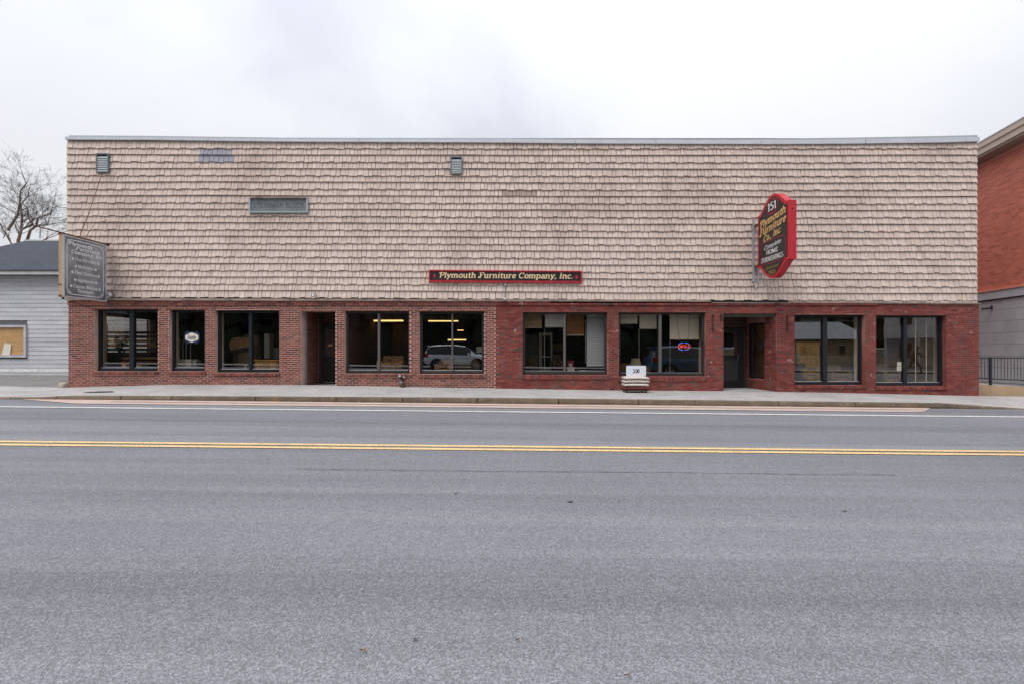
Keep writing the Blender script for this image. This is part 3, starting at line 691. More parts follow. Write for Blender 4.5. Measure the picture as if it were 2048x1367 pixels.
# end boards of the shingle wall (corner returns)
for (xa, xb) in ((XS0 - .022, XS0 + .0), (XS1 - .0, XS1 + .022)):
    for r_ in range(nrow - 1):
        z0 = ZS0 + r_ * EXPO + (-.16 if xa > 0 else 0) * (1 - r_ / nrow); mm = MB()
        left = xa < 0
        x_out = (XS0 - .03) if left else (XS1 + .03); x_in = XS0 if left else XS1
        mm.add([(x_out, -.02, z0), (x_in, -.02, z0), (x_in, -.012, z0 + EXPO), (x_in + (-.006 if left else .006), -.012, z0 + EXPO), (x_out, .30, z0), (x_in, .30, z0), (x_in, .30, z0 + EXPO), (x_in + (-.006 if left else .006), .30, z0 + EXPO)],
               [(0, 1, 2, 3), (0, 3, 7, 4), (1, 0, 4, 5), (2, 1, 5, 6), (3, 2, 6, 7), (4, 7, 6, 5)])
        mm.build('corner_shingle', M['shingle_island'], upper)
# ---- coping: two stepped metal strips laid in lengths
COPT = [(136, 281.5), (300, 282.0), (560, 285.5), (1000, 287.5), (1180, 289.5), (1520, 290.5), (1700, 289.5), (1880, 287), (1953, 285.0)]   # lower edge
COPM = [(136, 276.0), (300, 276.5), (560, 280.0), (1000, 281.0), (1180, 283.0), (1520, 283.5), (1700, 281.5), (1880, 278.5), (1953, 277.0)]
COPU = [(140, 273.2), (300, 274.2), (560, 277.6), (1000, 278.6), (1180, 279.6), (1520, 279.8), (1700, 277.5), (1880, 274.2), (1953, 272.4)]
cop_j = [134.5, 420, 720, 1008, 1150, 1310, 1520, 1727, 1926, 1954.5]
def cop_piece(a, b, lo, hi, y0, y1, material, name, gap=.006, dz=0):
    mm = MB(); n = max(2, int((b - a) / 40)); v = []
    for i in range(n + 1):
        px = lerp(a, b, i / n); X = PX(px) + (gap if i == 0 else -gap if i == n else 0)
        z0, z1 = PZ(interp(lo, px)) + dz, PZ(interp(hi, px)) + dz
        v += [(X, y0, z0), (X, y0 - .006, z1), (X, y1, z1 + .02), (X, y1, z0)]
    mm.add(v, [(i * 4 + j, (i + 1) * 4 + j, (i + 1) * 4 + (j + 1) % 4, i * 4 + (j + 1) % 4) for i in range(n) for j in range(4)] + [(0, 1, 2, 3), tuple(range(n * 4, n * 4 + 4))[::-1]])
    return mm.build(name, material, shop)
for i, (a, b) in enumerate(zip(cop_j, cop_j[1:])):
    cop_piece(a, b, COPT, COPM, -.085 - .004 * (i % 2), .36, M['coping'], 'coping', dz=random.uniform(-.004, .004))
for i, (a, b) in enumerate(zip([141, 560, 960, 1180, 1700], [560, 960, 1180, 1700, 1952])):
    cop_piece(a, b, COPM, COPU, -.055 - .004 * (i % 2), .34, M['coping_dark'], 'roof_edge', dz=.004 + random.uniform(-.003, .003))

# ---- windows: frame (part) with mullions, panes and brick sills
def window(w, fm, deep):
    x0, x1, z0, z1, zs = PX(w[0]), PX(w[1]), PZ(w[3]), PZ(w[2]), PZ(w[4])
    t = .075; ya, yb = deep, deep + .10
    mm = MB(); mm.box(x0 + .004, x0 + t, ya, yb, z0, z1 - .004); mm.box(x1 - t, x1 - .004, ya, yb, z0, z1 - .004)
    mm.box(x0 + t, x1 - t, ya, yb, z1 - t * .8, z1 - .004); mm.box(x0 + t, x1 - t, ya - .02, yb, z0, z0 + t * 1.25)
    mm.box(x0 + .004, x1 - .004, deep + .10, .318, z1 - .03, z1 - .006); 
    o = mm.build('window', fm, shop)
    edges = [x0 + t] + [q for mu in w[5] for q in (PX(mu[0]), PX(mu[1]))] + [x1 - t]
    for mu in w[5]:
        b = MB(); b.bevbox(PX(mu[0]), PX(mu[1]), ya - .012, yb + .01, z0 + t * 1.25, z1 - t * .8, .006); b.build('mullion', M['mullion_grey'] if fm is M['frame2'] else fm, o)
    for a, b in zip(edges[::2], edges[1::2]):
        p = MB(); p.quad((a, deep + .05, z0 + t * 1.25), (b, deep + .05, z0 + t * 1.25), (b, deep + .05, z1 - t * .8), (a, deep + .05, z1 - t * .8)); p.build('pane', M['glass_clear'] if w[0] > 1500 else M['glass'], o, fix=False)
        bd = MB(); bd.box(a, b, deep + .035, deep + .047, z0 + t * 1.25, z0 + t * 1.25 + .018); bd.build('glazing_bead', M['cabinet_edge'] if w[0] > 1500 or w[0] < 1000 else M['dull_steel'], o)
    # rowlock sill
    sl_ = MB(); n = round((x1 - x0 + .06) / CO); key = 'nat' if x1 < XSPLIT else 'pnt'
    base = MB(); base.box(x0 - .01, x1 + .01, -.028, deep + .0, zs + .012, z0 - .014); so = base.build('sill', M['mortar_' + key], shop)
    for k in range(n):
        a = lerp(x0 - .03, x1 + .03, k / n) + .005; b = lerp(x0 - .03, x1 + .03, (k + 1) / n) - .005
        zt, q = z0 - .004 + random.uniform(-.002, .002), -.045 + random.uniform(-.003, .002)
        sl_.add([(a, q, zs + .004), (b, q, zs + .004), (b, q, zt - .018), (a, q, zt - .018), (a, deep + .03, zt), (b, deep + .03, zt), (a, 0, zs + .004), (b, 0, zs + .004)],
                [(0, 1, 2, 3), (3, 2, 5, 4), (1, 0, 6, 7), (0, 3, 4, 6), (2, 1, 7, 5)])
    tag(sl_.build('sill_bricks', M['brick_%s_island' % key], so, fix=False), kind='stuff')
    return o
for i, w in enumerate(WIN): window(w, M['frame2'] if i in (3, 4, 5, 6) else M['frame'], .14 if i not in (5, 6) else .10)
# loose brick-red lintel bars above the windows
for w in WIN:
    b = MB(); b.box(PX(w[0]) - .10, PX(w[1]) + .10, -.012, .30, PZ(w[2]) + .0, PZ(w[2]) + .014); b.build('lintel_bar', M['rust'], shop)

# ---- left recessed door (x 602..671): side wall, door, soffit
D1a, D1b, D1t = PX(602), PX(670.8), PZ(622); dep1 = 1.35
zf1 = PZ(766.8, dep1)
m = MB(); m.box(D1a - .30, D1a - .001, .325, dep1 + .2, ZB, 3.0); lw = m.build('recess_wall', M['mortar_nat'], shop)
bm_ = MB(); z = ZB; k = 0
while z < D1t:
    y = .33 + (0 if k % 2 else -.1)
    while y < dep1:
        a, b = max(y, .33), min(y + BL, dep1)
        if b - a > .03 and z + CO > .1: bm_.add([(D1a + .006, a, z), (D1a + .006, b, z), (D1a + .006, b, z + CO - MJ), (D1a + .006, a, z + CO - MJ)], [(0, 1, 2, 3)])
        y += BL + MJ
    z += CO; k += 1
tag(bm_.build('brickwork', M['brick_nat_island'], lw), kind='stuff')
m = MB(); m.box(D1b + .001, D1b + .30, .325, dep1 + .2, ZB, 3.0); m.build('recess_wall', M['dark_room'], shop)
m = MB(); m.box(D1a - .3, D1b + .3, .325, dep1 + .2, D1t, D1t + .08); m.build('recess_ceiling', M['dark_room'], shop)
m = MB(); m.quad((D1a, .0, zf1 - .012), (D1b, .0, zf1 - .012), (D1b, dep1 + .1, zf1 + .01), (D1a, dep1 + .1, zf1 + .01)); m.build('recess_floor', M['sidewalk'], shop)
m = MB(); m.box(D1a, D1a + .06, .28, .34, ZB, D1t); m.build('corner_guard', M['dull_steel'], shop)
xh = PX(645, dep1); dr = MB(); dr.box(xh, D1b, dep1, dep1 + .05, zf1, zf1 + 2.15); do1 = dr.build('door', M['black'], shop)
m = MB(); m.box(D1a, D1b, dep1 + .055, dep1 + .1, ZB, D1t); m.build('recess_back', M['dark_wood'], shop)
m = MB(); m.box(xh - .06, xh - .005, dep1 - .02, dep1 + .05, zf1, D1t); m.build('door_frame', M['frame2'], shop)
m = MB(); m.box(xh + .1, D1b - .12, dep1 - .004, dep1, zf1 + 1.0, zf1 + 1.95); m.build('door_pane', M['dark_room'], do1)
m = MB(); m.box(PX(656, dep1), PX(665, dep1), dep1 - .010, dep1 - .005, PZ(692, dep1), PZ(688, dep1)); m.build('door_notice', M['orange_wood'], do1)
m = MB(); m.box(xh + .02, D1b - .05, dep1 - .012, dep1 - .002, zf1 + .05, zf1 + .075); m.build('kick_strip', M['dull_steel'], do1)

# ---- right recessed entrance (x 1447..1553)
D2a, D2b, D2t = PX(1447), PX(1553), PZ(627); dep2 = 1.45
zf2 = PZ(774.6, dep2)
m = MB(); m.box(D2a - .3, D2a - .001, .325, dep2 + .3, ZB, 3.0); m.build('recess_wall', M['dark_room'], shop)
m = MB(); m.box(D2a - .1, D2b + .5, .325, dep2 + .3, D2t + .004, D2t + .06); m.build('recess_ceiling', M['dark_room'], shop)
m = MB(); m.box(D2a + .002, D2b - .002, .04, .20, D2t - .11, D2t - .003); m.build('head_beam', M['frame2'], shop)
m = MB(); m.quad((D2a, .0, wall_z(D2a) + .006), (D2b, .0, wall_z(D2b) + .006), (D2b, dep2 + .1, zf2), (D2a, dep2 + .1, zf2)); m.build('recess_floor', M['sidewalk'], shop)
# splayed right wall of the recess: from the front pier back to the door jamb
P0 = Vector((D2b, .04, 0)); P1 = Vector((PX(1492, dep2), dep2, 0)); ud = (P1 - P0); ulen = ud.length; ud = ud / ulen; nd = Vector((-ud.y, ud.x, 0))
if nd.x > 0: nd = -nd
def on_splay(u, z, off=0): p = P0 + ud * u + nd * off; return (p.x, p.y, z)
zsw0, zsw1 = PZ(757, .6), PZ(645, .6)
ua, ub = .52, ulen - .12
def splay_slab(mb, u0, u1, z0, z1, o0, o1):
    pts = [on_splay(u0, z0, o0), on_splay(u1, z0, o0), on_splay(u1, z1, o0), on_splay(u0, z1, o0), on_splay(u0, z0, o1), on_splay(u1, z0, o1), on_splay(u1, z1, o1), on_splay(u0, z1, o1)]
    mb.add(pts, [(0, 1, 2, 3), (4, 7, 6, 5), (0, 4, 5, 1), (1, 5, 6, 2), (2, 6, 7, 3), (3, 7, 4, 0)])
m = MB(); splay_slab(m, 0, ua, ZB, 2.75, 0, -.2); splay_slab(m, ua, ub, ZB, zsw0, 0, -.2); splay_slab(m, ua, ub, zsw1, 2.75, 0, -.2); splay_slab(m, ub, ulen, ZB, 2.75, 0, -.2)
spl = m.build('recess_wall', M['mortar_pnt'], shop)
bm_ = MB(); z = ZB; k = 0
while z < D2t:
    if z > -.2:
        u = -.11 if k % 2 else 0
        while u < ulen:
            for (lo, hi) in ((.004, ua - .01), (ua - .01, ub + .01), (ub + .01, ulen)):
                if lo == ua - .01 and not (z + CO < zsw0): continue
                a, b = max(u, lo), min(u + BL, hi)
                if b - a > .03: splay_slab(bm_, a, b, z, z + CO - MJ, .005, .0005)
            u += BL + MJ
    z += CO; k += 1
tag(bm_.build('brickwork', M['brick_pnt_island'], spl), kind='stuff')
m = MB(); splay_slab(m, ua, ua + .05, zsw0, zsw1, -.02, -.1); splay_slab(m, ub - .05, ub, zsw0, zsw1, -.02, -.1); splay_slab(m, ua + .05, ub - .05, zsw0, zsw0 + .05, -.02, -.1); splay_slab(m, ua + .05, ub - .05, zsw1 - .05, zsw1, -.02, -.1)
so_ = m.build('window', M['frame'], shop)
m = MB(); m.quad(on_splay(ua + .05, zsw0 + .05, -.06), on_splay(ub - .05, zsw0 + .05, -.06), on_splay(ub - .05, zsw1 - .05, -.06), on_splay(ua + .05, zsw1 - .05, -.06)); m.build('pane', M['glass'], so_, fix=False)
m = MB(); m.box(8.97, 9.24, 1.88, 1.92, .2, 2.55); m.build('curtain_panel', M['cream'], shop)
m = MB(); pz = PZ(690, .8); p = on_splay(ua + .30, pz, -.10); m.bevbox(p[0] - .01, p[0] + .03, p[1] - .09, p[1] + .09, pz - .14, pz + .14, .008); m.build('card_reader', M['dull_steel'], shop)
# back wall of the recess with the black glazed door
jx1 = P1.x; dxa, dxb = D2a - .15, PX(1488, dep2)
m = MB(); m.box(D2a - .3, jx1 + .2, dep2 + .02, dep2 + .12, zf2 + 2.16, 3.0); m.box(dxb, jx1 + .2, dep2 + .02, dep2 + .12, ZB, zf2 + 2.16); m.build('recess_back', M['dark_wood'], shop)
dr = MB(); zt = zf2 + 2.14
dr.box(dxa, dxa + .10, dep2, dep2 + .05, zf2, zt); dr.box(dxb - .20, dxb, dep2, dep2 + .05, zf2, zt); dr.box(dxa + .10, dxb - .2, dep2, dep2 + .05, zt - .16, zt); dr.box(dxa + .1, dxb - .2, dep2, dep2 + .05, zf2, zf2 + .27); dr.box(dxa + .1, dxb - .2, dep2, dep2 + .05, zf2 + 1.02, zf2 + 1.17)
do2 = dr.build('door', M['black'], shop)
m = MB(); m.box(dxa + .1, dxb - .2, dep2 + .018, dep2 + .032, zf2 + .27, zf2 + 1.02); m.build('door_panel', mat('grey door panel', (.045, .045, .047), .6), do2)
m = MB(); m.quad((dxa + .1, dep2 + .025, zf2 + 1.17), (dxb - .2, dep2 + .025, zf2 + 1.17), (dxb - .2, dep2 + .025, zt - .16), (dxa + .1, dep2 + .025, zt - .16)); m.build('pane', M['glass'], do2, fix=False)
m = MB(); m.tube([(dxb - .24, dep2 - .04, zf2 + 1.0), (dxb - .24, dep2 - .04, zf2 + 1.2)], .012); m.build('door_handle', M['dull_steel'], do2)
m = MB()
for k in range(6): m.box(dxa + .12 + k * .05, dxa + .165 + k * .05, dep2 + .2 + .03 * (k % 2), dep2 + .22 + .03 * (k % 2), zf2 + 1.1, zt - .1)
m.build('door_curtain', M['shade_white'], shop)

# ---- interior shells
def room(x0, x1, y1, zf, zc_, wallm, name, side_window=False):
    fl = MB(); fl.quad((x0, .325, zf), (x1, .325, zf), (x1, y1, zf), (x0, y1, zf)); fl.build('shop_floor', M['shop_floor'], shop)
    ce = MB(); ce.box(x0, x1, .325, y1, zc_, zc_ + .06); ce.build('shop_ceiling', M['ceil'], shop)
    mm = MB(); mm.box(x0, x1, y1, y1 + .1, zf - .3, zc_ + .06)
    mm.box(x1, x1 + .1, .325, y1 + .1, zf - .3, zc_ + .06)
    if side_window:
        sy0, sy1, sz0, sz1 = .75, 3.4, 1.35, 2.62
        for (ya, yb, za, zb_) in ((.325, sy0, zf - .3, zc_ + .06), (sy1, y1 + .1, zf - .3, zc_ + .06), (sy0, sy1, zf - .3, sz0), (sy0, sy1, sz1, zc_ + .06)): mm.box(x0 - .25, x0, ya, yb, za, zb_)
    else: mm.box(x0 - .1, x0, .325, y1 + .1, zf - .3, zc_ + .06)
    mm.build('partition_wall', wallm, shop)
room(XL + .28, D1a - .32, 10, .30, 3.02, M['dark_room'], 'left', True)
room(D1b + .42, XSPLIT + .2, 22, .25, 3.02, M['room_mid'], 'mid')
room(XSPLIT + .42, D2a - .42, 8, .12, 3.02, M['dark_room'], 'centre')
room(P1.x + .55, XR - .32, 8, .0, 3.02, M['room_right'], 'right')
# outer shell: sides, back and roof, so that the block stands as a solid building
m = MB(); m.box(XR - .02, XR - .0, .33, 24, ZB, 8.1); m.box(XL + .02, XR - .02, 24, 24.2, ZB, 8.1); m.build('rear_wall', M['mortar_pnt'], shop)
m = MB(); m.box(XL, XL + .02, .33, .74, ZB, 8.1); m.box(XL, XL + .02, 3.41, 24, ZB, 8.1); m.box(XL, XL + .02, .74, 3.41, ZB, 1.33); m.box(XL, XL + .02, .74, 3.41, 2.64, 8.1); m.build('side_wall', M['mortar_nat'], shop)
m = MB(); m.box(XL + .03, XR - .03, .37, 23.9, 7.95, 8.05); m.build('flat_roof', M['roof_dark'], shop)
m = MB(); m.quad((XL + .05, .78, 1.36), (XL + .05, 3.38, 1.36), (XL + .05, 3.38, 2.6), (XL + .05, .78, 2.6)); m.build('side_pane', M['glass'], shop, fix=False)

# cream returns beside the display windows
for (px0, px1, py0, py1, Y, key) in ((198.5, 212, 622, 738, .62, 'cream'), (346.5, 356.5, 624, 738, .62, 'cream'), (438, 447, 624, 740, .62, 'cream'), (1709, 1720, 634, 764, .62, 'cream'), (1868, 1884, 634, 766, .7, 'cream'), (1398, 1407, 628, 747, .62, 'cream')):
    m = MB(); m.box(PX(px0, Y), PX(px1, Y), Y, Y + .03, PZ(py1, Y), PZ(py0, Y)); m.build('window_return', M[key], shop)

# ---- vents with slats
def vent(px0, px1, py0, py1):
    x0, x1, z0, z1 = PX(px0), PX(px1), PZ(py1), PZ(py0); t = .035
    mm = MB(); mm.box(x0, x0 + t, -.095, .0, z0, z1); mm.box(x1 - t, x1, -.095, .0, z0, z1); mm.box(x0 + t, x1 - t, -.095, 0, z0, z0 + t); mm.box(x0 + t, x1 - t, -.095, 0, z1 - t, z1)
    o = mm.build('vent', M['vent_frame'], shop)
    b = MB(); b.box(x0 + t, x1 - t, -.062, -.058, z0 + t, z1 - t); b.build('vent_backing', M['black'], o)
    n = 9
    for k in range(n - 1):
        zz_ = lerp(z0 + t, z1 - t, (k + .15) / n); s_ = MB(); s_.add([(x0 + t, -.09, zz_), (x1 - t, -.09, zz_), (x1 - t, -.066, zz_ + .045), (x0 + t, -.066, zz_ + .045), (x0 + t, -.085, zz_ - .006), (x1 - t, -.085, zz_ - .006)], [(0, 1, 2, 3), (0, 4, 5, 1)])
        s_.build('vent_slat', M['vent'], o)
vent(196.5, 221.5, 309, 347); vent(901.5, 925, 315.5, 350)

# ---- name plaque
x0, x1, z0, z1 = PX(501), PX(618), PZ(427), PZ(396)
pl = empty('name_plaque', ((x0 + x1) / 2, -.03, z0), 'grey rectangular plaque with incised capital letters set in the shingles', 'plaque')
m = MB(); m.box(x0 + .05, x1 - .05, -.066, -.01, z0 + .04, z1 - .04); m.build('plate', M['plaque'], pl)
m = MB(); m.box(x0, x0 + .05, -.105, -.002, z0, z1); m.box(x1 - .05, x1, -.105, -.002, z0, z1); m.box(x0 + .05, x1 - .05, -.105, -.002, z0, z0 + .04); m.build('frame', M['plaque_frame'], pl)
m = MB(); m.box(x0 + .05, x1 - .05, -.135, -.002, z1 - .05, z1); m.build('drip_cap', M['weathered'], pl)
lettering('lettering', 'STEINMAN BLOCK', M['plaque_letter'], pl, ((x0 + x1) / 2, -.067, PZ(416.5)), (1, 0, 0), (0, 0, 1), (0, -1, 0), .155, PX(613) - PX(511), thick=.06, thin=.05, slab=.13, sw=.04)

# ================================================================== signs
# long name board over the storefront
x0, x1 = PX(859), PX(1163); ta = (PZ(542.8) - PZ(541)) / (x1 - x0)
nb = empty('name_board', ((x0 + x1) / 2, -.06, PZ(554)), 'long narrow black name board with red frame and pale gold lettering on the shingles', 'sign')
def tilt_box(mb, xa, xb, y0, y1, za, zb_):
    f = lambda X: -(X - x0) * .0072
    mb.add([(xa, y0, za + f(xa)), (xb, y0, za + f(xb)), (xb, y1, za + f(xb)), (xa, y1, za + f(xa)), (xa, y0, zb_ + f(xa)), (xb, y0, zb_ + f(xb)), (xb, y1, zb_ + f(xb)), (xa, y1, zb_ + f(xa))],
           [(0, 3, 2, 1), (4, 5, 6, 7), (0, 1, 5, 4), (1, 2, 6, 5), (2, 3, 7, 6), (3, 0, 4, 7)])
z0, z1 = PZ(565), PZ(541)
m = MB(); tilt_box(m, x0 + .04, x1 - .04, -.075, -.02, z0 + .04, z1 - .035); m.build('panel', M['black_gloss'], nb)
m = MB(); tilt_box(m, x0, x1, -.11, -.02, z1 - .035, z1); tilt_box(m, x0, x1, -.11, -.02, z0, z0 + .05); tilt_box(m, x0, x0 + .04, -.11, -.02, z0 + .05, z1 - .035); tilt_box(m, x1 - .04, x1, -.11, -.02, z0 + .05, z1 - .035); m.build('frame', M['red_sign_dim'], nb)
m = MB(); tilt_box(m, x0 + .12, x1 - .12, -.078, -.0755, z0 + .065, z0 + .075); tilt_box(m, x0 + .12, x1 - .12, -.078, -.0755, z1 - .06, z1 - .05); m.build('pinstripe', M['red_line'], nb)
for s_ in (0, 1):
    m = MB(); xc = x0 + .12 if s_ == 0 else x1 - .12; zc_ = (z0 + z1) / 2 - (xc - x0) * .0072; q = 1 if s_ == 0 else -1
    m.prism([(0, 0), (.07 * q, .09), (.085 * q, .02), (.13 * q, .0), (.085 * q, -.02), (.07 * q, -.09)], (xc, -.0765, zc_), (1, 0, 0), (0, 0, 1), (0, -.003, 0)); m.build('ornament', M['red_sign_dim'], nb)
lettering('lettering', 'Plymouth Furniture Company, Inc.', M['cream_letter'], nb, ((PX(876) + PX(1147)) / 2, -.077, PZ(557.2)), (1, 0, -.0072), (0, 0, 1), (0, -1, 0), .175, (PX(1147) - PX(876)) * .985, shear=.16, thick=.14, thin=.10, slab=.20, sw=.08)
# conduit below the board with a round junction box
cd = empty('sign_conduit', (PX(1010.5), -.03, PZ(600)), 'thin grey conduit with round box hanging below the long name board', 'conduit')
m = MB(); m.tube([(PX(1010.5), -.05, PZ(566)), (PX(1010.5), -.05, PZ(597))], .012); m.build('pipe', M['dull_steel'], cd)
m = MB(); m.bevbox(PX(1009), PX(1012.5), -.09, -.02, PZ(572), PZ(567), .008); m.build('fitting', M['steel'], cd)
m = MB(); m.lathe([(.0, -.03), (.035, -.028), (.05, -.01), (.05, .02), (.0, .025)], 0, 0, 16, False)
m.v = [(a + PX(1010.5), c - .115, b + PZ(599.5)) for a, b, c in m.v]; m.build('round_box', M['steel'], cd, smooth=True)

# projecting red sign on the right
SX, SYi, SYo = 7.97, -.27, -1.98; SW = .215; zm0, zm1 = 4.05, 5.745
ps = empty('projecting_sign', (SX, -.2, zm0), 'black projecting sign with thick red edge, arched top and gold lettering', 'sign')
def sign_outline(inset=0):
    wv = SYi - SYo; pts = []
    def crown(s): # s 0..1 across, returns height fraction
        return .5 - .5 * math.cos(2 * math.pi * s)
    n = 24; top = []; bot = []
    for i in range(n + 1):
        s_ = i / n; e_ = min(s_, 1 - s_); bump_ = 0
        if e_ > .06: q = (e_ - .06) / .44; bump_ = math.sin(q * math.pi / 2) ** 1.25
        top.append((inset + s_ * (wv - 2 * inset), zm1 - inset + .44 * bump_)); bot.append((inset + s_ * (wv - 2 * inset), zm0 + inset - .43 * bump_))
    return bot + top[::-1]
oU, oV = (0, -1, 0), (0, 0, 1)
m = MB(); m.prism(sign_outline(0), (SX, SYi, 0), oU, oV, (SW, 0, 0)); m.build('cabinet', M['red_sign'], ps)
for sgn, xf in ((-1, SX), (1, SX + SW)):
    m = MB(); m.prism(sign_outline(.085), (xf + sgn * .002, SYi, 0), oU, oV, (sgn * .008, 0, 0)); m.build('face', M['black_gloss'], ps)
wv = SYi - SYo
def ps_text(nm, s, mt_, uc, z, h, w, **kw): return lettering(nm, s, mt_, ps, (SX - .011, SYi - uc * wv, z), (0, -1, 0), (0, 0, 1), (-1, 0, 0), h, w * wv, **kw)
bs = dict(thick=.14, thin=.10, slab=.2, sw=.08)
def ring(mb, uc, z, ru, rv, wd, n=28):
    pts = []
    for k in range(n + 1):
        th = 2 * math.pi * k / n; pts += [(SX - .0125, SYi - uc * wv - ru * math.cos(th), z + rv * math.sin(th)), (SX - .0125, SYi - uc * wv - (ru + wd) * math.cos(th), z + (rv + wd) * math.sin(th))]
    mb.add(pts, [(2 * k, 2 * k + 2, 2 * k + 3, 2 * k + 1) for k in range(n)])
m = MB(); ring(m, .5, 5.825, .29, .195, .028); m.build('oval_border', M['red_line'], ps)
ps_text('lettering', '151', M['white_letter'], .5, 5.71, .235, .29, thick=.13, thin=.055)
ps_text('lettering', 'MAIN STREET', M['red_line'], .5, 5.565, .05, .34, thick=.10, thin=.06)
ps_text('lettering', 'Plymouth', M['gold'], .5, 5.365, .215, .84, shear=.22, tilt=.105, **bs)
ps_text('lettering', 'Furniture', M['gold'], .5, 5.11, .215, .84, shear=.22, tilt=.105, **bs)
ps_text('lettering', 'Co., Inc.', M['gold'], .5, 4.865, .195, .58, shear=.22, tilt=.105, **bs)
m = MB()
za, zb_ = 4.10, 4.80; ua_, ub_ = .12, .90
def ps_line(mb, u0, z0, u1, z1, wd=.022):
    d = Vector((u1 - u0) * wv * 1.0 if False else ((u1 - u0) * wv, z1 - z0)); l = d.length; nx_, nz_ = -d[1] / l * wd / 2, d[0] / l * wd / 2
    P = lambda u, z: (SX - .0125, SYi - u, z)
    mb.add([P(u0 * wv + nx_, z0 + nz_), P(u0 * wv - nx_, z0 - nz_), P(u1 * wv - nx_, z1 - nz_), P(u1 * wv + nx_, z1 + nz_)], [(0, 1, 2, 3)])
for a, b, c, d in ((ua_ + .05, za, ub_ - .05, za), (ub_ - .05, za, ub_, za + .08), (ub_, za + .08, ub_, zb_ - .08), (ub_, zb_ - .08, ub_ - .05, zb_), (ub_ - .05, zb_, ua_ + .05, zb_), (ua_ + .05, zb_, ua_, zb_ - .08), (ua_, zb_ - .08, ua_, za + .08), (ua_, za + .08, ua_ + .05, za)): ps_line(m, a, b, c, d)
m.build('panel_border', M['red_line'], ps)
ps_text('lettering', 'Complete', M['white_letter'], .5, 4.575, .135, .54, shear=.42, thick=.10, thin=.06, serifs=False, tilt=.06)
ps_text('lettering', 'HOME', M['white_letter'], .5, 4.385, .13, .38, thick=.13, thin=.065)
ps_text('lettering', 'FURNISHINGS', M['white_letter'], .5, 4.17, .145, .70, thick=.13, thin=.065)
ps_text('lettering', 'Established', M['old_gold'], .5, 3.93, .08, .40, shear=.4, thick=.08, thin=.05, serifs=False)
ps_text('lettering', '1923', M['old_gold'], .5, 3.745, .12, .22, thick=.11, thin=.055)
m = MB(); m.prism([(.0, .0), (.025, 0), (.025, .025), (0, .025)], (SX + .09, SYo + .001, 5.48), (1, 0, 0), (0, 0, 1), (0, -.02, 0)); m.build('drain_hole', M['black'], ps)
m = MB(); m.box(SX - .07, SX - .02, -.10, -.012, 3.66, 5.70); m.box(SX + .10, SX + .13, -.10, -.012, 3.62, 4.3); m.box(SX - .02, SX + .10, -.03, -.012, 3.66, 5.70); m.build('wall_channel', M['steel'], ps)
m = MB()
for zz_ in (4.12, 5.45): m.box(SX - .02, SX + .05, -.30, -.05, zz_, zz_ + .06)
m.build('mounting_arm', M['rust'], ps)
m = MB(); m.bevbox(SX + .01, SX + .075, -.10, -.02, 3.46, 3.58, .008); m.tube([(SX + .04, -.05, 3.46), (SX + .045, -.05, PZ(597))], .010); m.build('conduit', M['steel'], ps)

# old grey projecting sign at the left corner
LX, LYi, LYo, lz0, lz1, LT = -13.256, -.16, -1.64, 2.99, 4.845, .115
ls = empty('corner_sign', (LX, -.2, lz0), 'faded grey rectangular projecting sign with rusty edge at the left corner', 'sign')
m = MB(); m.box(LX - LT, LX - .001, LYo, LYi, lz0, lz1); m.build('cabinet', M['rust_tan'], ls)
m = MB(); lw_ = LYi - LYo
m.box(LX, LX + .022, LYo, LYo + .05, lz0, lz1); m.box(LX, LX + .022, LYi - .05, LYi, lz0, lz1); m.box(LX, LX + .022, LYo + .05, LYi - .05, lz0, lz0 + .04); m.box(LX, LX + .022, LYo + .05, LYi - .05, lz1 - .04, lz1); m.build('frame', M['cabinet_edge'], ls)
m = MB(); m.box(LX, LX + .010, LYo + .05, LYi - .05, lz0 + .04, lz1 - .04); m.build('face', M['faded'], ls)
m = MB(); m.box(LX - LT - .012, LX + .03, LYo - .012, LYi, lz1 + .001, lz1 + .025); m.build('rusty_top', M['rust'], ls)
m = MB(); m.box(LX - LT - .006, LX - .03, LYo - .016, LYo - .001, lz0 + .36, lz0 + .38); m.box(LX - LT + .0, LX - .02, LYo - .012, LYo - .001, lz0 - .0, lz0 + .06); m.build('rusty_seam', M['rust'], ls)
m = MB(); m.tube([(LX - .08, .0, lz1 + .05), (LX - .08, LYo - .75, lz1 + .05)], .018); m.tube([(LX - .1, LYo + .02, lz1 + .05), (LX - .1, LYo + .02, lz1 - .05)], .02); m.tube([(LX - .5, LYo - .1, lz1 - .22), (LX + .06, LYo + .1, lz1 + .12)], .010); m.build('support_pipe', M['rust'], ls)
m = MB(); m.tube([(LX + .0, -.14, lz1 + .02), (LX + .06, -.14, lz1 + .02)], .045, 12); m.build('pipe_flange', M['black'], ls)
m = MB(); m.tube([(LX - .08, LYo + .1, lz0 - .05), (LX - .02, -.9, lz0 - .20), (LX + .05, -.01, lz0 - .14)], .008); m.tube([(LX - .08, LYo + .1, lz0), (LX - .08, LYo + .1, lz0 - .06)], .03); m.build('wiring', M['black'], ls)
def lt(s, uf, vf, h, w, **kw): return lettering('lettering', s, M['faded_white'], ls, (LX + .011, LYo + uf * lw_, lz1 - vf * (lz1 - lz0) - h / 2), (0, 1, 0), (0, 0, 1), (1, 0, 0), h, w * lw_, depth=.003, **kw)
lt('Plymouth', .38, .115, .10, .54, shear=.15, **bs); lt('Furniture', .54, .178, .10, .54, shear=.15, **bs); lt('Company, Inc.', .54, .245, .105, .74, shear=.12, **bs)
LINES = [('Fine Furniture', .355, .49), ('Mattresses', .468, .36), ('Floor Covering', .575, .51), ('Appliances', .692, .38), ('Custom Window', .80, .56)]
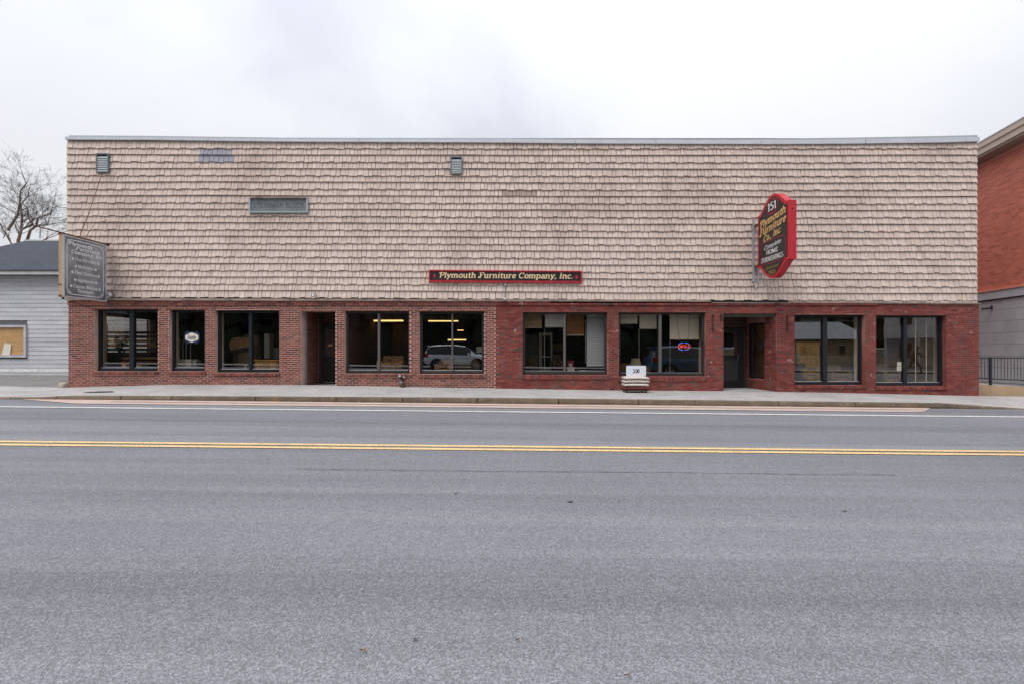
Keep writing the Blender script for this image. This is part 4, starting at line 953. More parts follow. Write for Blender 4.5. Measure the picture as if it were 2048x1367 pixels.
for s_, vf, w_ in LINES:
    lt(s_, .5, vf, .10, w_, thick=.13, thin=.07, slab=.17)
    for q in (-1, 1):
        m = MB(); uc = LYo + (.5 + q * (w_ / 2 + .055)) * lw_; zc_ = lz1 - vf * (lz1 - lz0) - .01
        m.prism([(-.04 * q, .035), (.0, .035), (.035 * q, .0), (0, -.035), (-.04 * q, -.035)], (LX + .0125, uc, zc_), (0, 1, 0), (0, 0, 1), (.002, 0, 0)); m.build('arrow_mark', M['faded_white'], ls)
lt('Treatments', .5, .872, .10, .38, thick=.13, thin=.07, slab=.17)
m = MB()   # border with scrolled corners
def ls_poly(mb, pts, wd):
    n = len(pts); v = []
    for i in range(n):
        a = pts[max(i - 1, 0)]; b = pts[min(i + 1, n - 1)]; dx, dy = b[0] - a[0], b[1] - a[1]; l = math.hypot(dx, dy) or 1
        for s_ in (1, -1): v.append((LX + .0135, LYo + pts[i][0] - s_ * dy / l * wd / 2, lz0 + pts[i][1] + s_ * dx / l * wd / 2))
    mb.add(v, [(2 * i, 2 * i + 2, 2 * i + 3, 2 * i + 1) for i in range(n - 1)])
LH = lz1 - lz0; b0, b1, c0, c1 = .12, lw_ - .12, .11, LH - .11
for pts in ([(b0 + .16, c0), (b1 - .16, c0)], [(b0 + .16, c1), (b1 - .16, c1)], [(b0, c0 + .16), (b0, c1 - .16)], [(b1, c0 + .16), (b1, c1 - .16)]): ls_poly(m, pts, .022)
for (cx_, cy_, q, p) in ((b0, c0, 1, 1), (b1, c0, -1, 1), (b0, c1, 1, -1), (b1, c1, -1, -1)):
    ls_poly(m, [(cx_, cy_ + p * .16)] + [(cx_ + q * (.16 - .16 * math.cos(R(t_))), cy_ + p * (.16 - .16 * math.sin(R(t_)))) for t_ in range(0, 91, 15)], .02)
    for (ox, oy) in ((.035, .10), (.10, .035), (.05, .05)):
        ls_poly(m, [(cx_ + q * (ox + .035 * math.cos(R(t_))), cy_ + p * (oy + .035 * math.sin(R(t_)))) for t_ in range(0, 361, 30)], .014)
m.build('scroll_border', M['faded_white'], ls)
# cable sagging from the vent to the corner sign
cb = MB(); a = Vector((PX(207), -.05, PZ(347))); b = Vector((LX - .05, LYo + .6, lz1 + .06)); mid = []
for i in range(13):
    t = i / 12; p = a.lerp(b, t); p.z -= .22 * math.sin(math.pi * t) * .3; mid.append(p)
cb.tube(mid, .009, 6); tag(cb.build('sign_cable', M['rust']), 'thin rusty cable running from left roof vent down to the corner sign', 'cable')
cb = MB(); cb.tube([(PX(215), -.02, PZ(441.5)), (PX(190, -.3), -.3, PZ(447, -.3)), (LX - .02, -.9, lz1 + .05)], .007, 6); cb.tube([(PX(215), -.05, PZ(441.5)), (PX(215), .0, PZ(439))], .02, 6)
tag(cb.build('stay_wire', M['rust']), 'faint stay wire from the shingles to the top of the corner sign', 'wire')
# floodlights on the ledge
def flood(px, py, label, s=1.0):
    x, z = PX(px, -.12), PZ(py, -.12); o = empty('ledge_lamp', (x, -.1, z - .08), label, 'lamp', 'small lamps under the shingles')
    m = MB(); m.lathe([(.0, .08 * s), (.05 * s, .07 * s), (.085 * s, .0), (.09 * s, -.05 * s), (.0, -.055 * s)], 0, 0, 14, False); m.v = [(p[0] + x, p[1] - .14, p[2] + z) for p in m.v]; m.build('lamp_head', M['steel'], o, smooth=True)
    m = MB(); m.tube([(x + .09, -.06, z - .10), (x + .10, -.12, z + .03), (x + .03, -.13, z + .09)], .010); m.build('lamp_arm', M['black'], o)
flood(221, 590, 'small domed lamp on the ledge beside the grey corner sign')
flood(627, 592, 'small grey lamp on the ledge above the left recessed door', .55)
# flag pole sockets on the painted piers
for px, lab in ((1425, 'thin dark flag bracket on the brick pier left of the entrance'), (1574, 'thin dark flag bracket on the brick pier right of the entrance'), (1441.5, 'short dark flag bracket at the edge of the entrance recess')):
    y1_ = 663 if px != 1441.5 else 642; x = PX(px); o = empty('flag_bracket', (x, -.02, PZ(y1_)), lab, 'bracket', 'flag brackets')
    m = MB(); m.box(x - .014, x + .014, -.04, -.006, PZ(y1_), PZ(632 if px > 1500 else 628)); m.build('bracket_bar', M['frame2'], o)
    m = MB(); m.tube([(x, -.05, PZ(633)), (x, -.085, PZ(630))], .012); m.build('bracket_hook', M['brass'], o)

# fire hose connection by the pier
x = PX(807); zg = wall_z(x)
sp = empty('standpipe', (x, -.12, zg), 'rusty brown fire standpipe with two silver caps against the brick base', 'standpipe')
m = MB(); m.lathe([(.13, 0), (.13, .03), (.075, .05), (.06, .16), (.085, .22), (.085, .30), (.06, .36)], x, -.14, 16); m.build('pipe_body', M['brass'], sp, smooth=True)
for dx, dz in ((-.06, .36), (.075, .32)):
    m = MB(); m.tube([(x, -.14, zg + .22), (x + dx * .7, -.19, zg + dz - .05), (x + dx, -.24, zg + dz)], [.05, .045, .05], 12); m.build('outlet', M['brass'], sp, smooth=True)
    m = MB(); m.tube([(x + dx, -.24, zg + dz), (x + dx * 1.1, -.275, zg + dz + .02)], .045 if dx < 0 else .03, 12); m.build('outlet_cap', M['dull_steel'], sp)
m = MB(); m.tube([(x - .03, -.225, zg + .17), (x - .03, -.255, zg + .17)], .06, 12); m.build('clapper_plate', M['dull_steel'], sp)

# stack of folded pads on a dolly, with a price placard
x0, x1 = PX(1243, -.55), PX(1292, -.55); zg = lerp(kerb_z(5), wall_z(5), .8); Y0, Y1 = -.95, -.40
stk = empty('pad_dolly', ((x0 + x1) / 2, -.65, zg), 'low wheeled dolly under the stack of folded pads on the sidewalk', 'dolly')
m = MB(); m.bevbox(x0 + .03, x1 - .02, Y0 + .03, Y1, zg + .075, zg + .105, .006); m.build('deck', M['dark_wood'], stk)
for sx in (x0 + .09, x1 - .09):
    for sy in (Y0 + .1, Y1 - .08):
        m = MB(); m.tube([(sx - .018, sy, zg + .037), (sx + .018, sy, zg + .037)], .037, 12); m.build('caster', M['black'], stk)
def pad(i, z0, h, material, label, ins):
    a, b = x0 + ins + random.uniform(-.02, .02), x1 - ins * .6 + random.uniform(-.02, .02)
    bm = bmesh.new(); bmesh.ops.create_grid(bm, x_segments=14, y_segments=10, size=.5); top = []
    mm = MB()
    for lay_ in range(1):   # one soft folded pad
        zz0 = z0; n = 14; v = []; q = 10
        for k in range(n + 1):
            X = lerp(a, b, k / n) ; e_ = min(k, n - k) / n; sag_ = .012 * mnoise.noise(Vector((X * 5, lay_ * 3 + i * 7, 0)))
            hh = h * (.72 + .28 * min(1, e_ * 9)) * .97
            for j in range(q):
                th = math.pi * 2 * j / q; yy = (Y0 + Y1) / 2 + (Y1 - Y0) / 2 * (abs(math.cos(th)) ** .6) * (1 if math.cos(th) > 0 else -1) + (.02 * mnoise.noise(Vector((X * 6, i, lay_))) if math.cos(th) < 0 else 0)
                v.append((X, yy, zz0 + hh / 2 + hh / 2 * (abs(math.sin(th)) ** .8) * (1 if math.sin(th) > 0 else -1) + sag_))
        mm.add(v, [(k * q + j, (k + 1) * q + j, (k + 1) * q + (j + 1) % q, k * q + (j + 1) % q) for k in range(n) for j in range(q)] + [tuple(range(q)), tuple(range(n * q, n * q + q))[::-1]])
    bm.free()
    o = mm.build('folded_pad', material, smooth=True); tag(o, label, 'pad', 'folded pads on the dolly')
    return o
zz_ = zg + .106
pad(0, zz_, .105, M['pad_red'], 'dark maroon folded pad, lowest on the dolly', .02); zz_ += .107
pad(1, zz_, .105, M['pad'], 'grey-beige folded pad, second from the bottom of the dolly stack', .03); zz_ += .107
pad(2, zz_, .10, M['pad'], 'pinkish beige folded pad, third from the bottom of the dolly stack', .02); zz_ += .102
pad(3, zz_, .10, M['pad'], 'crumpled cream folded pad on top of the dolly stack', .035); zz_ += .10
pc = empty('price_placard', (PX(1272, -.5), -.5, zz_), 'white placard with price 3.00 standing on top of the pad stack', 'placard')
x0p, x1p, z0p, z1p = PX(1252.5, -.5), PX(1292, -.5), PZ(751, -.5), PZ(730.5, -.5); rr = .03; pts = []
for (cx_, cz_, a0) in ((x1p - rr, z1p - rr, 0), (x0p + rr, z1p - rr, 90), (x0p + rr, z0p + rr, 180), (x1p - rr, z0p + rr, 270)):
    pts += [(cx_ + rr * math.cos(R(a0 + t_)), cz_ + rr * math.sin(R(a0 + t_))) for t_ in (0, 30, 60, 90)]
m = MB(); m.prism(pts, (0, -.5, 0), (1, 0, 0), (0, 0, 1), (0, .014, 0)); m.build('board', M['board_white'], pc)
lettering('lettering', '3.00', M['black_print'], pc, ((x0p + x1p) / 2, -.5005, (z0p + z1p) / 2 - .06), (1, 0, 0), (0, 0, 1), (0, -1, 0), .115, .215, thick=.16, thin=.12, serifs=False)
m = MB(); m.box((x0p + x1p) / 2 - .015, (x0p + x1p) / 2 + .015, -.484, -.465, zz_ - .02, z1p - .05); m.build('stake', M['wood'], pc)

# broken block at the left corner
m = MB(); m.bevbox(PX(120, -.05), PX(132, -.05), -.16, .06, .17, .36, .05); o = m.build('stone_block', M['conc'])
for vtx in o.data.vertices: vtx.co += Vector((mnoise.noise(vtx.co * 9), mnoise.noise(vtx.co * 9 + Vector((5, 0, 0))), mnoise.noise(vtx.co * 9 + Vector((0, 5, 0))))) * .035
tag(o, 'pale broken stone block at the foot of the left brick corner', 'stone')
# ================================================================== inside the shop, behind the glass
def carton(px0, px1, py0, py1, Y, dp, material, label, name='carton', cat='box'):
    x0, x1, z0, z1 = PX(px0, Y), PX(px1, Y), PZ(py1, Y), PZ(py0, Y)
    o = empty(name, ((x0 + x1) / 2, Y, z0), label, cat)
    b = MB(); b.bevbox(x0, x1, Y, Y + dp, z0, z1, .006); b.build('box_body', material, o)
    b = MB(); b.box((x0 + x1) / 2 - .02, (x0 + x1) / 2 + .02, Y - .002, Y + dp * .5, z1 - .06, z1 + .002); b.build('tape', M['paper'], o)
    return o
def platform(px0, px1, py, Y0, Y1):
    b = MB(); b.box(PX(px0, Y0), PX(px1, Y0), Y0, Y1, .05, PZ(py, Y0)); b.build('display_platform', M['shop_floor'], shop)
for (a, b_, py) in ((190, 316, 742), (338, 410, 742), (430, 558, 744), (689, 819, 747), (838, 968, 748), (1046, 1214, 749), (1238, 1411, 752)): platform(a, b_, py, .33, 1.6)
# left window: plank shelf, plant, red can, cartons
sh = empty('plank_rack', (PX(222, 1.6), 1.6, .3), 'dark rack stacked with flooring boards behind the leftmost window', 'rack')
for i in range(9):
    Y = 1.7; z = PZ(735 - i * 8.5, Y); q = random.uniform(-.08, .08)
    b = MB(); b.box(PX(212, Y) + q, PX(300 + (i * 7) % 20, Y) + q, Y, Y + .5, z, z + .09); b.build('board', [M['dark_wood'], M['wood'], M['osb'], M['dark_wood']][i % 4], sh)
b = MB()
for px in (211, 262, 314): b.box(PX(px, 1.65), PX(px, 1.65) + .05, 1.62, 1.69, .3, PZ(650, 1.65))
b.build('upright', M['dark_wood'], sh)
pt = empty('house_plant', (PX(243, .9), .9, .75), 'dark green leafy plant behind the leftmost window', 'plant')
b = MB(); r_ = random.Random(3)
for k in range(90):
    c = Vector((PX(243, .95), .95, PZ(690, .95))) + Vector((r_.gauss(0, .10), r_.gauss(0, .08), r_.gauss(0, .22))); d = Vector((r_.gauss(0, 1), r_.gauss(0, 1), r_.gauss(0, .6))).normalized() * .10; s_ = d.orthogonal().normalized() * .025
    b.add([c - d, c + s_, c + d, c - s_], [(0, 1, 2, 3)])
b.build('foliage', M['green'], pt, fix=False)
b = MB(); b.tube([(PX(243, .95), .95, PZ(738, .95)), (PX(243, .95), .95, PZ(690, .95))], .012); b.lathe([(.08, .72), (.11, .9), (.0, .9)], PX(243, .95), .95, 12); b.build('stem_and_pot', M['dark_wood'], pt)
rc = MB(); rc.lathe([(.07, 0), (.075, .02), (.075, .26), (.03, .31), (.03, .36), (.0, .36)], PX(247.5, .7), .7, 16); rc.v = [(a, b_, c + PZ(741, .7)) for a, b_, c in rc.v]; tag(rc.build('red_can', M['red_plastic'], smooth=True), 'red can standing behind the mullion of the leftmost window', 'can')
carton(243, 253, 728, 740, .45, .3, M['osb'], 'small brown carton by the mullion of the leftmost window')
carton(264, 283, 729, 740, .6, .3, M['osb'], 'wide brown carton right of the mullion in the leftmost window')
# second window: cream cartons, curtain rods, printed mattress sign
carton(346, 357, 719, 739, .55, .4, M['cream'], 'leftmost of the tall cream cartons in the narrow window')
carton(357.5, 368, 718.5, 739, .55, .4, M['cream'], 'middle of the tall cream cartons in the narrow window')
carton(368.5, 382, 718, 739, .50, .4, M['cream'], 'rightmost of the tall cream cartons in the narrow window')
carton(383, 393, 720, 739, .55, .3, M['vent'], 'grey printed carton at the right of the narrow window')
for i, px in enumerate((359, 365.5, 372, 381)):
    b = MB(); b.tube([(PX(px, .75), .75, PZ(740, .75)), (PX(px + .5, .8), .8, PZ(677 + i * 2, .8))], .009, 6)
    tag(b.build('curtain_rod', M['cream']), '%s upright curtain rod from the left in the narrow window' % ('first', 'second', 'third', 'fourth')[i], 'rod', 'curtain rods')
hx, hz, hy = PX(383.7, .17), PZ(674.5, .17), .17
hs = empty('window_decal', (hx, hy, hz), 'navy six-sided decal with cream script panel in the narrow window', 'sign')
def hexa(w, h, n=0): return [(-w, h * .5), (-w * .55, h * .9), (0, h * .62), (w * .55, h * .9), (w, h * .5), (w, -h * .5), (w * .55, -h * .9), (0, -h * .62), (-w * .55, -h * .9), (-w, -h * .5)]
b = MB(); b.prism(hexa(.262, .245), (hx, hy, hz), (1, 0, 0), (0, 0, 1), (0, .004, 0)); b.build('decal', M['navy'], hs)
b = MB(); b.prism([(-.215, .06), (-.17, .09), (0, .165), (.17, .09), (.215, .06), (.215, -.06), (.17, -.09), (0, -.165), (-.17, -.09), (-.215, -.06)], (hx, hy - .003, hz), (1, 0, 0), (0, 0, 1), (0, .002, 0)); b.build('cream_panel', M['paper'], hs)
lettering('lettering', 'Sealy', M['black_print'], hs, (hx - .015, hy - .004, hz - .055), (1, 0, 0), (0, 0, 1), (0, -1, 0), .135, .30, shear=.38, thick=.12, thin=.06, serifs=False)
# third window: wing chair, side table, chest
def armchair(name, px0, px1, py0, py1, Y, clothm, legm, label, bottom=None):
    x0, x1, z0, z1 = PX(px0, Y), PX(px1, Y), PZ(py1, Y), PZ(py0, Y); w = x1 - x0; h = z1 - z0
    o = empty(name, ((x0 + x1) / 2, Y + .3, z0), label, 'chair' if 'chair' in name else 'sofa')
    b = MB(); b.bevbox(x0 + .1 * min(w, 1), x1 - .1 * min(w, 1), Y + .45, Y + .66, z0 + h * .3, z1, .07); b.build('backrest', clothm, o, smooth=True)
    b = MB(); b.bevbox(x0 + .12, x1 - .12, Y, Y + .5, z0 + h * .30, z0 + h * .55, .06); b.build('seat_cushion', clothm, o, smooth=True)
    for q in (0, 1):
        b = MB(); a_ = x0 if q == 0 else x1 - .16; b.bevbox(a_, a_ + .16, Y - .02, Y + .62, z0 + h * .12, z0 + h * .68, .06); b.build('armrest', clothm, o, smooth=True)
    b = MB(); b.bevbox(x0 + .08, x1 - .08, Y + .02, Y + .6, z0 + .08, z0 + h * .32, .02); b.build('seat_base', clothm, o, smooth=True)
    for q in (x0 + .1, x1 - .1):
        for yy in (Y + .06, Y + .55): b = MB(); b.tube([(q, yy, z0), (q, yy, z0 + .1)], [.018, .028], 8); b.build('leg', legm, o)
    return o
# a tilted upholstered recliner shown on a stand
wc = armchair('wing_chair', 466, 505, 667, 741, 1.1, M['plain_cloth'], M['dark_wood'], 'tan upholstered wing chair in the window left of the recessed door')
b = MB(); Y = .95
b.prism([(0, 0), (.72, .02), (.80, .10), (.80, .30), (.70, .42), (.30, .46), (.05, .42), (-.06, .2)], (PX(461, Y), Y, PZ(700, Y)), (1, 0, 0), (0, 0, 1), (0, .06, 0))
tv = empty('display_stand', (PX(470, Y), Y, PZ(738, Y)), 'brown patterned display panel on a dark post in the third window', 'display')
b.build('panel', M['floral'], tv)
b = MB(); b.box(PX(465, Y), PX(470, Y), Y + .07, Y + .13, PZ(741, Y), PZ(690, Y)); b.prism([(0, 0), (.72, .16), (.72, .24), (0, .10)], (PX(461, Y), Y - .03, PZ(706, Y)), (1, 0, 0), (0, 0, 1), (0, .03, 0)); b.build('post', M['dark_wood'], tv)
def chest(px0, px1, py0, py1, Y, dp, label, material, drawers=2):
    x0, x1, z0, z1 = PX(px0, Y), PX(px1, Y), PZ(py1, Y), PZ(py0, Y); o = empty('wooden_chest', ((x0 + x1) / 2, Y, z0), label, 'chest')
    b = MB(); b.bevbox(x0, x1, Y, Y + dp, z0, z1 - .04, .01); b.build('carcass', material, o)
    b = MB(); b.bevbox(x0 - .03, x1 + .03, Y - .03, Y + dp, z1 - .039, z1, .01); b.build('top', material, o)
    for k in range(drawers):
        za = lerp(z0 + .04, z1 - .06, k / drawers); zb_ = lerp(z0 + .04, z1 - .06, (k + 1) / drawers) - .02
        b = MB(); b.bevbox(x0 + .04, x1 - .04, Y - .016, Y - .001, za, zb_, .006); d_ = b.build('drawer', material, o)
        b = MB(); b.tube([((x0 + x1) / 2 - .05, Y - .03, (za + zb_) / 2), ((x0 + x1) / 2 + .05, Y - .03, (za + zb_) / 2)], .008, 6); b.build('handle', M['brass'], d_)
    return o
chest(510, 556, 719, 739, .55, .45, 'amber wooden chest low in the third window beside the pier', M['orange_wood'])
bt = MB(); bt.lathe([(.035, 0), (.04, .02), (.04, .15), (.015, .2), (.015, .24), (0, .24)], PX(491.5, .45), .45, 12); bt.v = [(a, b_, c + PZ(742, .45)) for a, b_, c in bt.v]; tag(bt.build('bottle', M['vent'], smooth=True), 'pale bottle on the ledge of the third window', 'bottle')
b = MB(); b.bevbox(PX(502, .45), PX(507, .45), .42, .5, PZ(742, .45), PZ(727, .45), .01); tag(b.build('canister', M['vent']), 'grey canister beside the mullion of the third window', 'canister')
carton(528, 538.5, 667, 716, 1.6, .3, M['paper'], 'tall pale carton standing deep in the third window')
carton(530, 557, 695, 716, 1.9, .3, M['vent'], 'wide grey carton standing behind the amber chest')
# middle windows: floral sofas, fluorescent lamps, inner doorway
armchair('floral_sofa', 752, 806, 711, 742, .75, M['floral'], M['dark_wood'], 'floral sofa in the window right of the recessed door')
armchair('floral_sofa_chair', 868, 905, 720, 744, .65, M['floral'], M['dark_wood'], 'floral armchair at the left of the window with the parked car reflection')
armchair('brown_sofa', 893, 960, 718, 744, 1.35, M['plain_cloth'], M['dark_wood'], 'tan sofa at the right of the window with the parked car reflection')
b = MB(); Yb = 3.6; b.box(PX(700, Yb), PX(733, Yb), Yb, Yb + .15, .25, 3.02); b.box(PX(786, Yb), PX(838, Yb), Yb, Yb + .15, .25, 3.02); b.box(PX(733, Yb), PX(786, Yb), Yb, Yb + .15, PZ(646, Yb), 3.02); b.build('partition_wall', M['room_mid'], shop)
b = MB(); b.box(PX(733, Yb) + .01, PX(735, Yb), Yb - .02, Yb + .16, .25, PZ(646, Yb)); b.box(PX(784, Yb), PX(786, Yb) - .01, Yb - .02, Yb + .16, .25, PZ(646, Yb)); b.build('door_casing', M['dark_wood'], shop)
b = MB(); b.bevbox(PX(711, 1.8), PX(720, 1.8), 1.8, 1.95, PZ(639, 1.8), PZ(630, 1.8), .01); tag(b.build('speaker_box', M['vent']), 'small grey speaker box high in the window right of the recessed door', 'speaker')
def tube_lamp(px0, px1, py, Y, label, lit=True, hang=True):
    x0, x1, z = PX(px0, Y), PX(px1, Y), PZ(py, Y); o = empty('fluorescent_lamp', ((x0 + x1) / 2, Y, z), label, 'lamp', 'fluorescent ceiling lamps')
    b = MB(); b.box(x0 - .03, x1 + .03, Y - .07, Y + .07, z + .03, z + .09); b.build('housing', M['lamp_housing'], o)
    for q in (-.04, .04):
        b = MB(); b.tube([(x0, Y + q, z), (x1, Y + q, z)], .026, 8); b.build('tube', M['tube_lit'] if lit else M['shade_white'], o)
    if hang and z < 2.7:
        b = MB(); b.tube([(x0 + .1, Y, z + .09), (x0 + .1, Y, 3.02)], .006, 5); b.tube([(x1 - .1, Y, z + .09), (x1 - .1, Y, 3.02)], .006, 5); b.build('hanger', M['black'], o)
tube_lamp(746, 806, 641.5, 2.9, 'lit fluorescent lamp in the window right of the recessed door', hang=True)
tube_lamp(857, 916, 642, 8.5, 'lit fluorescent lamp highest in the window with the silver car reflection')
tube_lamp(896, 932, 679.5, 9.5, 'lit fluorescent lamp lowest in the window with the silver car reflection')
tube_lamp(915, 927, 660.5, 19, 'small far lit lamp between the two others in the silver car window')
b = MB(); b.box(PX(953, 1.0), PX(966, 1.0), 1.0, 1.01, PZ(705, 1.0), PZ(693, 1.0)); tag(b.build('price_card', M['paper']), 'pale card inside the window with the silver car reflection', 'card')
# window with hanging shade samples
def shade(px0, px1, py0, py1, Y, material, label, hem=True, cord=None):
    x0, x1, z0, z1 = PX(px0, Y), PX(px1, Y), PZ(py1, Y), PZ(py0, Y); o = empty('roller_blind', ((x0 + x1) / 2, Y, z0), label, 'shade', 'shade samples in the windows')
    b = MB(); n = 8; v = []
    for k in range(n + 1):
        z = lerp(z0, z1, k / n); yy = Y + .004 * math.sin(k * 1.3); v += [(x0, yy, z), (x1, yy, z), (x0, yy + .005, z), (x1, yy + .005, z)]
    b.add(v, [(4 * k, 4 * k + 1, 4 * k + 5, 4 * k + 4) for k in range(n)] + [(4 * k + 2, 4 * k + 6, 4 * k + 7, 4 * k + 3) for k in range(n)] + [(4 * k, 4 * k + 4, 4 * k + 6, 4 * k + 2) for k in range(n)] + [(4 * k + 1, 4 * k + 3, 4 * k + 7, 4 * k + 5) for k in range(n)]); b.build('cloth', material, o)
    b = MB(); b.tube([(x0, Y + .003, z0), (x1, Y + .003, z0)], .014, 8); b.build('hem_bar', M['cream'], o)
    b = MB(); b.tube([(x0 - .02, Y + .03, z1), (x1 + .02, Y + .03, z1)], .03, 10); b.build('roller', M['cream'], o)
    if cord:
        b = MB(); b.tube([(PX(c_[0], Y - .01), Y - .012, PZ(c_[1], Y)) for c_ in cord], .0045, 5); b.build('cord', M['shade_white'], o)
    return o
shade(1050, 1084, 628, 655, .42, M['shade_tan'], 'short tan woven shade, leftmost in the first painted-brick window', cord=None)
shade(1090, 1126, 629, 654, .42, M['shade_white'], 'short white shade beside the tan one, left of the mullion', cord=[(1089, 654), (1089, 742)])
shade(1133, 1168, 629, 670, .42, M['shade_brown'], 'brown woven shade just right of the mullion', cord=[(1171, 640), (1171, 725)])
bl_ = empty('white_blind', (PX(1191, .42), .42, PZ(731, .42)), 'long white slatted blind at the right of the first painted-brick window', 'blind')
n = 34
for k in range(n):
    z = lerp(PZ(730, .42), PZ(632, .42), k / n); b = MB(); x0, x1 = PX(1173.5, .42), PX(1208, .42)
    b.add([(x0, .41, z), (x1, .41, z), (x1, .432, z + .046), (x0, .432, z + .046)], [(0, 1, 2, 3)]); b.build('slat', M['blind'], bl_, fix=False)
b = MB(); b.bevbox(PX(1173, .42), PX(1208.5, .42), .395, .45, PZ(632, .42), PZ(629.5, .42), .005); b.bevbox(PX(1173, .42), PX(1208.5, .42), .40, .44, PZ(731.5, .42), PZ(730, .42), .005); b.build('rail', M['blind'], bl_)
Y = 1.9; cdr = empty('panel_door_sample', (PX(1085, Y), Y, .12), 'cream glazed door standing inside the first painted-brick window', 'door')
b = MB(); b.box(PX(1078, Y), PX(1084, Y), Y, Y + .05, .12, PZ(665, Y)); b.box(PX(1101, Y), PX(1105, Y), Y, Y + .05, .12, PZ(665, Y)); b.box(PX(1084, Y), PX(1101, Y), Y, Y + .05, PZ(671, Y), PZ(665, Y)); b.box(PX(1084, Y), PX(1101, Y), Y, Y + .05, PZ(714, Y), PZ(711.5, Y)); b.box(PX(1084, Y), PX(1101, Y), Y, Y + .05, .12, PZ(734, Y)); b.build('door_frame', M['cream'], cdr)
b = MB(); b.box(PX(1050, Y + .1), PX(1077, Y + .1), Y + .1, Y + .14, .12, PZ(669, Y + .1)); b.build('closed_leaf', mat('grey leaf', (.17, .15, .13), .8, var=(5, .2, (6, 1, 1))), cdr)
nt_ = empty('maroon_notice', (PX(1140, .45), .45, PZ(741, .45)), 'small maroon notice card standing low beside the mullion', 'notice')
b = MB(); b.box(PX(1134.5, .45), PX(1147.5, .45), .45, .455, PZ(735.5, .45), PZ(720, .45)); b.build('card', M['maroon'], nt_)
b = MB()
for k, (a_, c_) in enumerate(((1137, 1145), (1138.5, 1143.5), (1137, 1145))): b.box(PX(a_, .45), PX(c_, .45), .447, .449, PZ(728.2 + k * 2.6, .45), PZ(726.6 + k * 2.6, .45))
b.build('print_lines', M['paper'], nt_)
b = MB(); b.bevbox(PX(1135, .46), PX(1149, .46), .46, .55, PZ(742.5, .46), PZ(734, .46), .005); b.build('stand', M['paper'], nt_)
b = MB(); b.bevbox(PX(1158, .6), PX(1172, .6), .5, .7, PZ(743, .6), PZ(739.5, .6), .005); tag(b.build('sample_book', M['paper']), 'pale sample book lying on the ledge under the brown shade', 'book')
b = MB(); b.bevbox(PX(1176, .6), PX(1209, .6), .5, .8, PZ(744, .6), PZ(740, .6), .005); tag(b.build('sample_book', M['paper']), 'long pale sample book lying on the ledge under the slatted blind', 'book')
armchair('dark_sofa_chair', 1105, 1128, 708, 743, 1.0, M['dark_wood'], M['dark_wood'], 'dark armchair half hidden beside the cream glazed door')
b = MB(); b.bevbox(PX(1104, 3), PX(1133, 3), 3, 3.4, PZ(702, 3), PZ(687, 3), .02); tag(b.build('mustard_cushion', M['yellow_cloth']), 'mustard cushion deep behind the first painted-brick window', 'cushion')
# window with the neon sign
shade(1241, 1275, 629, 647, .42, M['shade_cream'], 'short cream shade, leftmost in the neon sign window')
shade(1279, 1313, 629, 657, .42, M['shade_cream'], 'cream shade left of the mullion in the neon sign window', cord=[(1278, 657), (1278, 742)])
sc_ = shade(1339.5, 1398, 630, 678, .42, M['shade_cream'], 'wide cream shade with dark cords above the neon sign', cord=[(1340, 678), (1340, 747)])
b = MB()
for pts in ([(1354, 630), (1356, 655), (1358.5, 678)], [(1379, 630), (1378, 655), (1376, 678)]): b.tube([(PX(p, .41), .410, PZ(q, .41)) for p, q in pts], .005, 5)
b.build('pull_cord', M['dark_wood'], sc_)
Y = .95; tl = empty('table_lamp', (PX(1271, Y), Y, PZ(750, Y)), 'table lamp with wide beige shade behind the price placard', 'lamp')
zs0, zs1 = PZ(731, Y), PZ(716, Y); cx_ = PX(1271, Y)
b = MB(); b.lathe([(.215, zs0), (.135, zs1)], cx_, Y, 24, False); b.build('lamp_shade', M['lampshade'], tl, smooth=True)
b = MB(); b.lathe([(.0, PZ(709, Y)), (.02, PZ(710, Y)), (.02, PZ(712, Y)), (.006, zs1), (.006, zs0), (.03, zs0 - .05), (.09, zs0 - .15), (.05, zs0 - .25), (.09, zs0 - .28), (0, zs0 - .28)], cx_, Y, 16, False); b.build('lamp_base', M['brass'], tl, smooth=True)
armchair('mustard_sofa', 1243, 1300, 726, 752, 1.3, M['yellow_cloth'], M['dark_wood'], 'mustard sofa behind the beige table lamp')
Y = .30; nx0, nx1, nz0, nz1 = PX(1355.5, Y), PX(1380, Y), PZ(700, Y), PZ(685, Y); ncx, ncz = (nx0 + nx1) / 2, (nz0 + nz1) / 2
ne = empty('neon_sign', (ncx, Y, nz0), 'glowing red and blue oval neon OPEN sign hanging in the window', 'neon sign')
for q in (0, 1):
    b = MB(); rx, rz_ = (nx1 - nx0) / 2, (nz1 - nz0) / 2
    for (a0, a1) in ((28, 82), (98, 152)): b.tube([(ncx + rx * math.cos(R(t_ + 180 * q)), Y, ncz + rz_ * math.sin(R(t_ + 180 * q))) for t_ in range(a0, a1 + 1, 6)], .006, 6)
    b.build('oval_tube', M['neon_blue'], ne)
lh = .125; lw0 = .072
def neon(ch, xc):
    w = lw0 / 2; zc_ = ncz - lh / 2; P = lambda u, v: (xc + u * w * 2 + .12 * v * lh, Y - .004, zc_ + v * lh)
    S = {'O': [[(-.5 + .5 + .48 * math.cos(R(t_)), .5 + .5 * math.sin(R(t_))) for t_ in range(0, 361, 24)]], 'P': [[(-.4, 0), (-.4, 1), (.2, 1), (.45, .85), (.45, .65), (.2, .5), (-.4, .5)]],
         'E': [[(.45, 1), (-.4, 1), (-.4, 0), (.45, 0)], [(-.4, .5), (.35, .5)]], 'N': [[(-.42, 0), (-.42, 1), (.42, 0), (.42, 1)]]}[ch]
    b = MB()
    for s_ in S: b.tube([P(*p) for p in s_], .0065, 6)
    b.build('letter_tube', M['neon_red'], ne)
for ch, k in zip('OPEN', (-1.5, -.5, .5, 1.5)): neon(ch, ncx + k * .107)
